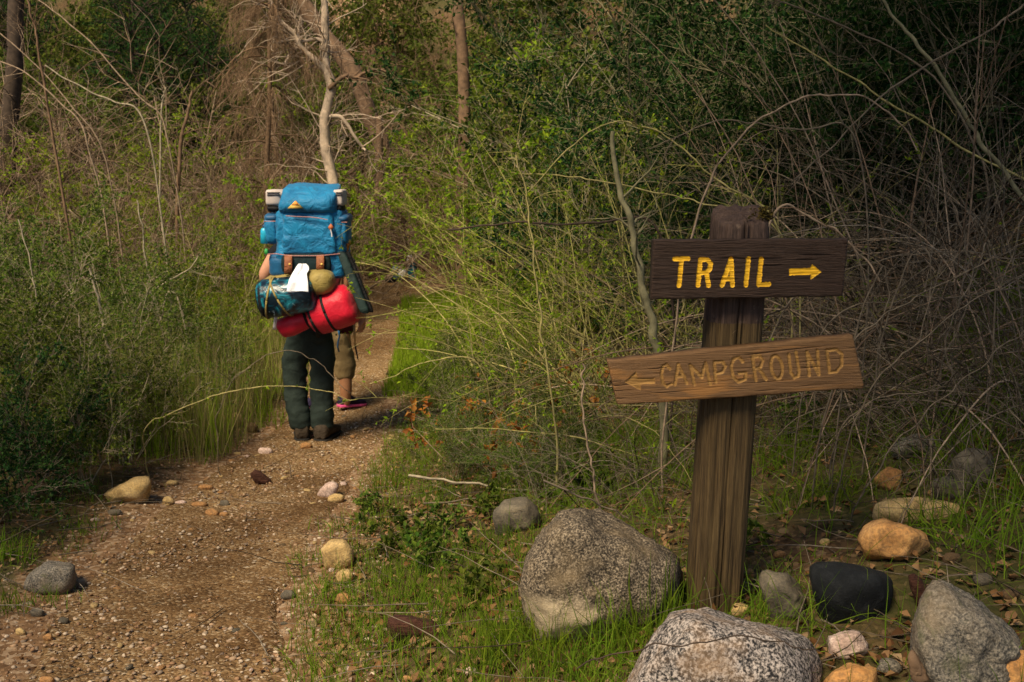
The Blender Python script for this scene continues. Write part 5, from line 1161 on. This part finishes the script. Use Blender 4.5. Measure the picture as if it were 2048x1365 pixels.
for px, Y, w, lb, top, ty in ((928, 12.5, 34, 'brown tree trunk at the top centre among spring leaves', 915, -60), (5, 12.5, 44, 'thick dark tree trunk in the top left corner', 40, -120), (745, 15., 22, 'slim brown trunk right behind the blue pack', 760, 230), (795, 16., 20, 'slim trunk standing beyond the far bend of the trail', 812, 260)):
    q = at(px, 560, Y); t = thing('tree', lb, 'tree', (q[0], Y, Hs(q[0], Y))); zb = 331 + (CAMZ - t.location.z)/Y*FPX + 20
    limb(t, 'trunk', [(px, zb), (px + (top-px)*.3, zb + (ty-zb)*.3), ((px+top)/2 + 6, zb + (ty-zb)*.6), (top, ty)], Y, w, w*.6, M_['bark_brown' if 500 < px < 930 else 'bark_dark'], 16, .8)
# budding twigs crossing in front of the hikers
branch([(960, 722), (900, 716), (840, 728), (790, 752), (740, 770)], 5.6, 4, 2, M_['cane'], 'thin budding cane reaching over the trail from the right', 'cane', 'cane', 3, (10, .02))
branch([(290, 850), (350, 825), (420, 795), (490, 778), (560, 772), (620, 778), (665, 786), (706, 802)], 5.4, 4, 2.5, M_['cane'], 'budding green twig crossing in front of the hikers\' legs', 'twig', 'twig', 2, (12, .022))
branch([(440, 800), (490, 740), (550, 705), (602, 706), (640, 730), (668, 757), (700, 790)], 5.6, 3, 2, M_['twig_grey'], 'thin bare twig slanting across the hiker\'s trousers', 'twig', 'twig', 1)
branch([(1150, 1335), (1250, 1305), (1370, 1284), (1480, 1275), (1580, 1288), (1640, 1310)], 2.05, 5, 4, M_['bark_dark'], 'thin dark twig lying across the salt and pepper granite', 'twig', 'twig', 0)

# bark slabs
for ol, m, lb, Yq, tk in (([(765, 1242), (790, 1228), (830, 1236), (870, 1244), (905, 1262), (912, 1280), (870, 1286), (810, 1274), (772, 1258)], MT['bark_red'], 'red brown slab of bark in front of the grass', None, .3),
                     ([(498, 948), (510, 938), (530, 950), (545, 962), (535, 970), (508, 964)], MT['bark_red'], 'dark curl of bark lying on the trail', None, .4),
                     ([(1812, 1150), (1828, 1145), (1855, 1175), (1880, 1208), (1868, 1218), (1835, 1195)], MT['bark_red'], 'red brown bark piece between the black and the grey boulder', None, .3),
                     ([(1812, 1300), (1824, 1296), (1850, 1340), (1862, 1365), (1845, 1368), (1825, 1335)], M_['bark_brown'], 'pinkish wood chip lying on the grey boulder', 2.05, .4)):
    rock(ol, m, lb, tk, name='bark_slab', cat='bark', p=70, amp=.05, fr=4., ridge=.06, sink=.01, Y=Yq)

# ------------------------------------------------------------------ grass, litter, gravel
def blades(C, hgt, wid, rng, lean=.5, seg=3, droop=.6, dirs=None):
    N = len(C); a = rng.uniform(0, 2*np.pi, N); l = rng.normal(0, lean, N)
    D = np.stack([np.cos(a)*l, np.sin(a)*l, np.ones(N)], -1)
    if dirs is not None: D = D + dirs
    P = arcs(C, D, hgt, seg+1, rng, droop*np.abs(rng.normal(.8, .5, N)), .06); T = nrm(P[:, -1]-P[:, 0]); S = nrm(np.cross(T, rng.normal(0, 1, (N, 3))))
    w = np.linspace(1, 0, seg+1)**.7; V = np.stack([P + S[:, None]*(wid[:, None]*w)[..., None]/2, P - S[:, None]*(wid[:, None]*w)[..., None]/2], 2)
    n = np.arange(N)[:, None]*(seg+1)*2; k = np.arange(seg)[None]*2; F = np.stack([n+k, n+k+1, n+k+3, n+k+2], -1).reshape(-1, 4)
    return V.reshape(-1, 3), F
rng = np.random.default_rng(77)
def scatter(n, x0, x1, y0, y1, dens, pw=1.):
    """random ground points; nearer ground gets more"""
    y = y0 + (y1-y0)*rng.uniform(0, 1, n)**pw; x = xc(y) + rng.uniform(x0, x1, n); k = rng.uniform(0, 1, n) < dens(x, y); return x[k], y[k]
cl = lambda x, y, s, f=1.6: sstep(-.15, .45, fbm(np.stack([x*f, y*f, x*0], -1), 3, s))
gb = Buf()
x, y = scatter(26000, .38, 1.5, 2.2, 8.5, lambda x, y: (.12 + .88*cl(x, y, 3))*sstep(.40, .62, np.abs(x-xc(y)))*(1 - .75*sstep(1.2, 1.6, x-xc(y))), 1.3)
N = len(x); gb.add(*blades(np.stack([x, y, H(x, y) - .005], -1), rng.uniform(.03, .13, N), rng.uniform(.002, .0042, N), rng, .45), 0)
x, y = scatter(16000, -1.6, -.40, 2.2, 9, lambda x, y: (.05 + .95*cl(x, y, 8))*sstep(.45, .7, np.abs(x-xc(y))), 1.3)
N = len(x); gb.add(*blades(np.stack([x, y, H(x, y) - .005], -1), rng.uniform(.02, .09, N), rng.uniform(.002, .004, N), rng, .5), 0)
x, y = scatter(6000, -2.6, -.5, 6.0, 10.5, lambda x, y: .15 + .85*cl(x, y, 29, .9), 1.); N = len(x)
gb.add(*blades(np.stack([x, y, H(x, y) - .005], -1), rng.uniform(.3, .9, N), rng.uniform(.003, .006, N), rng, .25, 4, .5), 1)
x, y = scatter(26000, 1.3, 4.0, 2.0, 5.5, lambda x, y: .12 + .88*cl(x, y, 14), 1.1)
N = len(x); gb.add(*blades(np.stack([x, y, H(x, y) - .005], -1), rng.uniform(.06, .26, N), rng.uniform(.002, .004, N), rng, .8, 3, 1.5), 0)
x, y = scatter(20000, .30, 1.9, 8.2, 13, lambda x, y: .25 + .75*cl(x, y, 6, .8), 1.)
N = len(x); gb.add(*blades(np.stack([x, y, H(x, y) - .005], -1), rng.uniform(.06, .16, N), rng.uniform(.006, .012, N), rng, .4, 2), 1)
x, y = scatter(9000, -1.7, -.35, 7.2, 11, lambda x, y: .2 + .8*cl(x, y, 9, .8), 1.)
N = len(x); gb.add(*blades(np.stack([x, y, H(x, y) - .005], -1), rng.uniform(.06, .22, N), rng.uniform(.005, .009, N), rng, .4, 2), 1)
x, y = scatter(7500, -2.4, -.5, 6.0, 10.5, lambda x, y: .15 + .85*cl(x, y, 19, .9), 1.)
N = len(x); gb.add(*blades(np.stack([x, y, H(x, y) - .005], -1), rng.uniform(.3, .95, N), rng.uniform(.003, .006, N), rng, .22, 4, .4), np.random.default_rng(2).choice([2, 3], 1)[0] if 0 else 2)
tag(link('grass', gb.mesh('grass', [M_['grass'], M_['grass_bright'], M_['grass_dry']], False)), 'short green grass along both sides of the trail', kind='stuff')
# tufts one can pick out
def tuft(px, py, n, h, lb, spread=.05, lean=.45, droop=1., wid=.005, mat='grass', Y=None):
    g = hit(px, py) if Y is None else np.array([*at(px, py, Y)[:2], Hs(*at(px, py, Y)[:2])]); C = np.concatenate([rng.normal(0, spread, (n, 2)), np.full((n, 1), -.01)], 1)
    C[:, 2] = H(C[:, 0] + g[0], C[:, 1] + g[1]) - g[2] - .01
    V_, F_ = blades(C, h*rng.uniform(.5, 1.15, n), wid*rng.uniform(.5, 1.2, n), rng, lean, 5, droop)
    o = tag(link('grass_tuft', mesh_of('grass_tuft', V_, [F_], M_[mat], False), None, g), lb, 'grass tuft'); o['kind'] = 'stuff'
for a in ((1085, 1330, 70, .22, 'tall grass tuft in front of the big boulder at its left'), (1180, 1325, 60, .22, 'tall grass tuft at the lower front of the big boulder'), (1270, 1300, 46, .26, 'tall grass blades between the big boulder and the granite'), (1320, 1270, 26, .26, 'broad upright grass blades beside the post foot', .03, .18, .4, .010), (1040, 1280, 80, .20, 'grass tuft at the left foot of the big boulder'), (990, 1330, 90, .22, 'bright grass tuft at the bottom edge left of the boulder'), (960, 1200, 60, .15, 'grass tuft half way between bark slab and boulder'),
          (700, 1115, 60, .12, 'grass tuft beside the bright pale yellow rock'), (620, 1130, 50, .10, 'small grass tuft left of the bright pale yellow rock'), (740, 1060, 80, .14, 'grass tuft behind the bright pale yellow rock'), (770, 985, 50, .22, 'thin upright grass right of the elongated pale stone', .05, .2, .4), (680, 1060, 50, .10, 'low grass tuft above the bright pale yellow rock'), (820, 1190, 60, .12, 'grass tuft above the red brown bark slab'), (650, 1190, 50, .09, 'short grass by the lowest tan rock'),
          (1560, 930, 120, .26, 'long drooping grass tuft right of the post below the board', .07, .6, 1.6), (1640, 900, 130, .28, 'long drooping grass tuft under the right half of CAMPGROUND board', .08, .6, 1.6), (1600, 1010, 90, .20, 'drooping grass left of the small round tan stone', .07, .6, 1.6), (1690, 990, 80, .22, 'drooping grass tuft touching the long flat pale stone', .06, .6, 1.6), (1880, 1060, 80, .2, 'grass tuft between pale flat stone and tan block', .06, .6, 1.5), (1990, 1100, 110, .26, 'drooping grass tuft at the right edge above the grey boulder', .08, .6, 1.6), (2010, 1010, 90, .24, 'grass tuft at the right edge under the twigs', .08, .6, 1.5), (1530, 1220, 50, .12, 'small grass tuft right of the post foot'), (1905, 930, 14, .26, 'few broad grass blades before the large dark grey stone', .03, .2, .5, .009),
          (30, 1120, 110, .16, 'grass tuft at the left edge above the half buried rock'), (20, 1220, 70, .12, 'grass tuft at the left edge below the half buried rock'), (180, 1060, 60, .09, 'short grass in front of the pointed cream rock'), (110, 1205, 40, .08, 'sparse grass right below the half buried rock'), (510, 830, 90, .16, 'bright grass tuft behind the orange yellow rock', .08, .4, .8, .006, 'grass_bright'), (555, 790, 100, .2, 'bright grass tuft left of the hiker\'s legs', .1, .4, .8, .007, 'grass_bright'), (420, 880, 60, .12, 'grass tuft at the foot of the left shrubs')):
    tuft(*a)
# fallen leaves: the larger ones single, the rest as litter
lm_ = []
for s in range(5):
    r = np.random.default_rng(s); n = 7; t = np.linspace(0, 1, n); w = np.sin(np.pi*t**.8)*.5*(1 + .25*np.sin(t*19 + s)); cu = r.uniform(.15, .5); V_ = []
    for k in range(n):
        for q in (-1, 0, 1): V_.append((t[k] - .5, q*w[k]*.55, cu*(q*q*w[k]*.5) + .22*cu*(2*t[k]-1)**2 + r.normal(0, .02)))
    i = np.arange(n-1)[:, None]*3 + np.arange(2)[None]; lm_.append(mesh_of('fallen_leaf', np.array(V_), [np.stack([i, i+1, i+4, i+3], -1).reshape(-1, 4)], M_['leaf_dry']))
k = 0
for (x0, x1, y0, y1, n, lb, gp) in ((1240, 1410, 610, 720, 60, 'curled dry brown leaf on the ground behind the post between the boards', 'dry leaves behind the post'), (1680, 2030, 380, 520, 40, 'dry leaf on the bank under the grey twigs at the right', 'dry leaves on the right bank'), (900, 1200, 780, 920, 60, 'dry tan leaf under the canes left of the CAMPGROUND board', 'dry leaves under the canes'), (1850, 2040, 1150, 1350, 16, 'dry leaf among the stones at the lower right', 'dry leaves among the right stones'), (760, 1000, 1150, 1350, 16, 'dry leaf in the grass near the bark slab', 'dry leaves near the bark slab')):
    for j in range(n):
        g = hit(rng.uniform(x0, x1), rng.uniform(y0, y1)); s = rng.uniform(.035, .065)
        o = tag(link('fallen_leaf', lm_[k % 5], None, (g[0], g[1], g[2] + .012)), lb, 'leaf', gp); o.scale = (s, s, s); o.rotation_euler = (rng.normal(0, .5), rng.normal(0, .5), rng.uniform(0, 6.28)); k += 1
lb_ = Buf()
x, y = scatter(42000, .55, 6., 2., 12, lambda x, y: .35 + .65*cl(x, y, 33, .9), 1.2); N = len(x); s = rng.uniform(.018, .045, N)
lb_.add(*leaves(np.stack([x, y, H(x, y) + rng.uniform(.002, .02, N)], -1), nrm(rng.normal(0, 1, (N, 3))*[1, 1, .3]), nrm(rng.normal(0, .5, (N, 3)) + [0, 0, 1]), s, s*.6, .35))
x, y = scatter(2600, -.9, .9, 2.2, 9, lambda x, y: x*0 + 1, 1.2); N = len(x); s = rng.uniform(.008, .024, N)
lb_.add(*leaves(np.stack([x, y, Ht(x, y) + rng.uniform(.002, .008, N)], -1), nrm(rng.normal(0, 1, (N, 3))*[1, 1, .2]), nrm(rng.normal(0, .4, (N, 3)) + [0, 0, 1]), s, s*.6, .3))
x, y = scatter(16000, -6., -.6, 2., 13, lambda x, y: .35 + .65*cl(x, y, 35, .9), 1.2); N = len(x); s = rng.uniform(.014, .04, N)
lb_.add(*leaves(np.stack([x, y, H(x, y) + rng.uniform(.002, .02, N)], -1), nrm(rng.normal(0, 1, (N, 3))*[1, 1, .3]), nrm(rng.normal(0, .5, (N, 3)) + [0, 0, 1]), s, s*.6, .35))
tag(link('leaf_litter', lb_.mesh('leaf_litter', M_['leaf_dry'], False)), 'brown fallen leaves covering the ground off the trail', kind='stuff')
tb = Buf(); x, y = scatter(3200, -4, 4.5, 2.1, 11, lambda x, y: .12 + .88*sstep(.4, .8, np.abs(x-xc(y))), 1.3); N = len(x)
P = arcs(np.stack([x, y, H(x, y) + rng.uniform(.004, .05, N)], -1), rng.normal(0, 1, (N, 3))*[1, 1, .12], rng.uniform(.08, .5, N), 5, rng, .05, .12)
tb.add(*tubes(P, taper(N, 5, rng.uniform(.001, .0035, N), .0007), 4)); tag(link('fallen_twigs', tb.mesh('fallen_twigs', M_['twig_grey'])), 'small dry twigs strewn on the ground', kind='stuff')
# gravel
MT['gravel'] = m_leaf('gravel_mixed', [(.15, .09, .05), (.30, .19, .10), (.44, .31, .18), (.22, .17, .12), (.58, .48, .34), (.10, .07, .05)], 0., .1, .9)
V1, F1 = ICO[1]
def stones(x, y, s, seed):
    r = np.random.default_rng(seed); N = len(x); J = 1 + r.uniform(-.28, .28, (N, len(V1), 1)); sc = s[:, None, None]*np.stack([r.uniform(.8, 1.4, N), r.uniform(.7, 1.1, N), r.uniform(.4, .75, N)], -1)[:, None]
    a = r.uniform(0, 6.28, N); c, s_ = np.cos(a)[:, None], np.sin(a)[:, None]; Q = V1[None]*J*sc; Q = np.stack([Q[..., 0]*c - Q[..., 1]*s_, Q[..., 0]*s_ + Q[..., 1]*c, Q[..., 2]], -1)
    Q = Q + np.stack([x, y, Ht(x, y) + s*.12], -1)[:, None]; return Q.reshape(-1, 3), (np.arange(N)[:, None, None]*len(V1) + F1[None]).reshape(-1, 3)
x, y = scatter(15000, -.8, .8, 2.2, 9.5, lambda x, y: 1 - .6*sstep(.6, 1., np.abs(x-xc(y))), 1.5); b = Buf(); b.add(*stones(x, y, .0022 + .009*rng.uniform(0, 1, len(x))**3, 5))
tag(link('gravel', b.mesh('gravel', MT['gravel'], False)), 'loose fine gravel on the trail', kind='stuff')
ms_ = []
for s, m in ((0, 'stone_tan'), (1, 'stone_yellow'), (2, 'stone_grey'), (3, 'stone_brown'), (4, 'stone_pink')):
    Vp, Fp = ICO[2]; r = np.random.default_rng(s+40); q = Vp*np.array([1.25, .9, .6]); q = q*(1 + .22*fbm(Vp*1.4 + s*9, 3, s))[:, None]; ms_.append(mesh_of('pebble', q, [Fp], MT[m]))
x, y = scatter(230, -.9, .8, 2.35, 8., lambda x, y: .5 + .5*sstep(.25, .5, np.abs(x-xc(y))), 1.4); r = random.Random(4)
nmz = {0: 'tan', 1: 'pale yellow', 2: 'grey', 3: 'brown', 4: 'whitish'}
for a, b_ in zip(x, y):
    k = r.choice([0, 0, 1, 1, 2, 3, 4]); o = tag(link('pebble', ms_[k], None, (a, b_, float(Ht(np.array(a), np.array(b_))) + .002)), 'small %s pebble loose on the dirt trail' % nmz[k], 'pebble', 'small %s pebbles on the trail' % nmz[k])
    s = r.uniform(.007, .019)*(.7 + .08*b_); o.scale = (s, s, s); o.rotation_euler = (0, 0, r.uniform(0, 6.28))

# ------------------------------------------------------------------ unseen trees, added to shade the right bank and the lower left
def shade_tree(foot, crown, rad, nleaf, label, seed):
    r = np.random.default_rng(seed); z = Hs(*foot); t = thing('added_shade_oak', label, 'tree', (*foot, z)); f = np.array([*foot, z]); c = np.array(crown)
    P = np.linspace(0, 1, 10)[:, None]*(c - f)[None] + np.array([[0, 0, -.2]]); P[:, :2] *= np.linspace(0, 1, 10)[:, None]**.8
    b = Buf(); b.add(*tubes(P[None], taper(1, 10, .20, .08), 12))
    p, d, i, tt = sprout(P[None], 30, r, .55, 1., 1.0); e = c - f + nrm(r.normal(0, 1, (30, 3)))*np.array(rad)*.8; D = e - p
    L = arcs(p, D, np.linalg.norm(D, axis=1), 8, r, .1, .06); b.add(*tubes(L, taper(30, 8, .05, .012), 6)); link('trunk', b.mesh('trunk', M_['bark_dark']), t)
    N = nleaf; C = nrm(r.normal(0, 1, (N, 3)))*r.uniform(.25, 1., (N, 1))**.5*np.array(rad); cl_ = fbm(C*.9, 2, seed); C = C[cl_ > -.35] + (c - f); N = len(C); s = r.uniform(.10, .17, N)
    lb = Buf(); lb.add(*leaves(C, r.normal(0, 1, (N, 3)), nrm(r.normal(0, .6, (N, 3)) + [0, 0, 1]), s, s*.6)); o = link('crown', lb.mesh('crown', M_['leaf_dark'], False), t); o['kind'] = 'stuff'
shade_tree((1.6, -5.5), (.55, -.1, 7.2), (2.6, 4.4, 1.1), 22000, 'unseen oak added over the path to shade the right bank', 1)  # out of view, crown placed towards the sun to shade the right bank
shade_tree((-6.2, -2.8), (-5.9, -1.0, 7.0), (1.5, 1.8, 1.0), 5000, 'unseen oak added left of the path to shade the lower left', 2)  # out of view, added to darken the lower left corner
shade_tree((6.2, 2.5), (3.7, 4.6, 5.8), (2.9, 3.2, 1.2), 22000, 'unseen oak added on the right bank to darken the twig tangle', 3)  # out of view, added to block sky light above the twigs
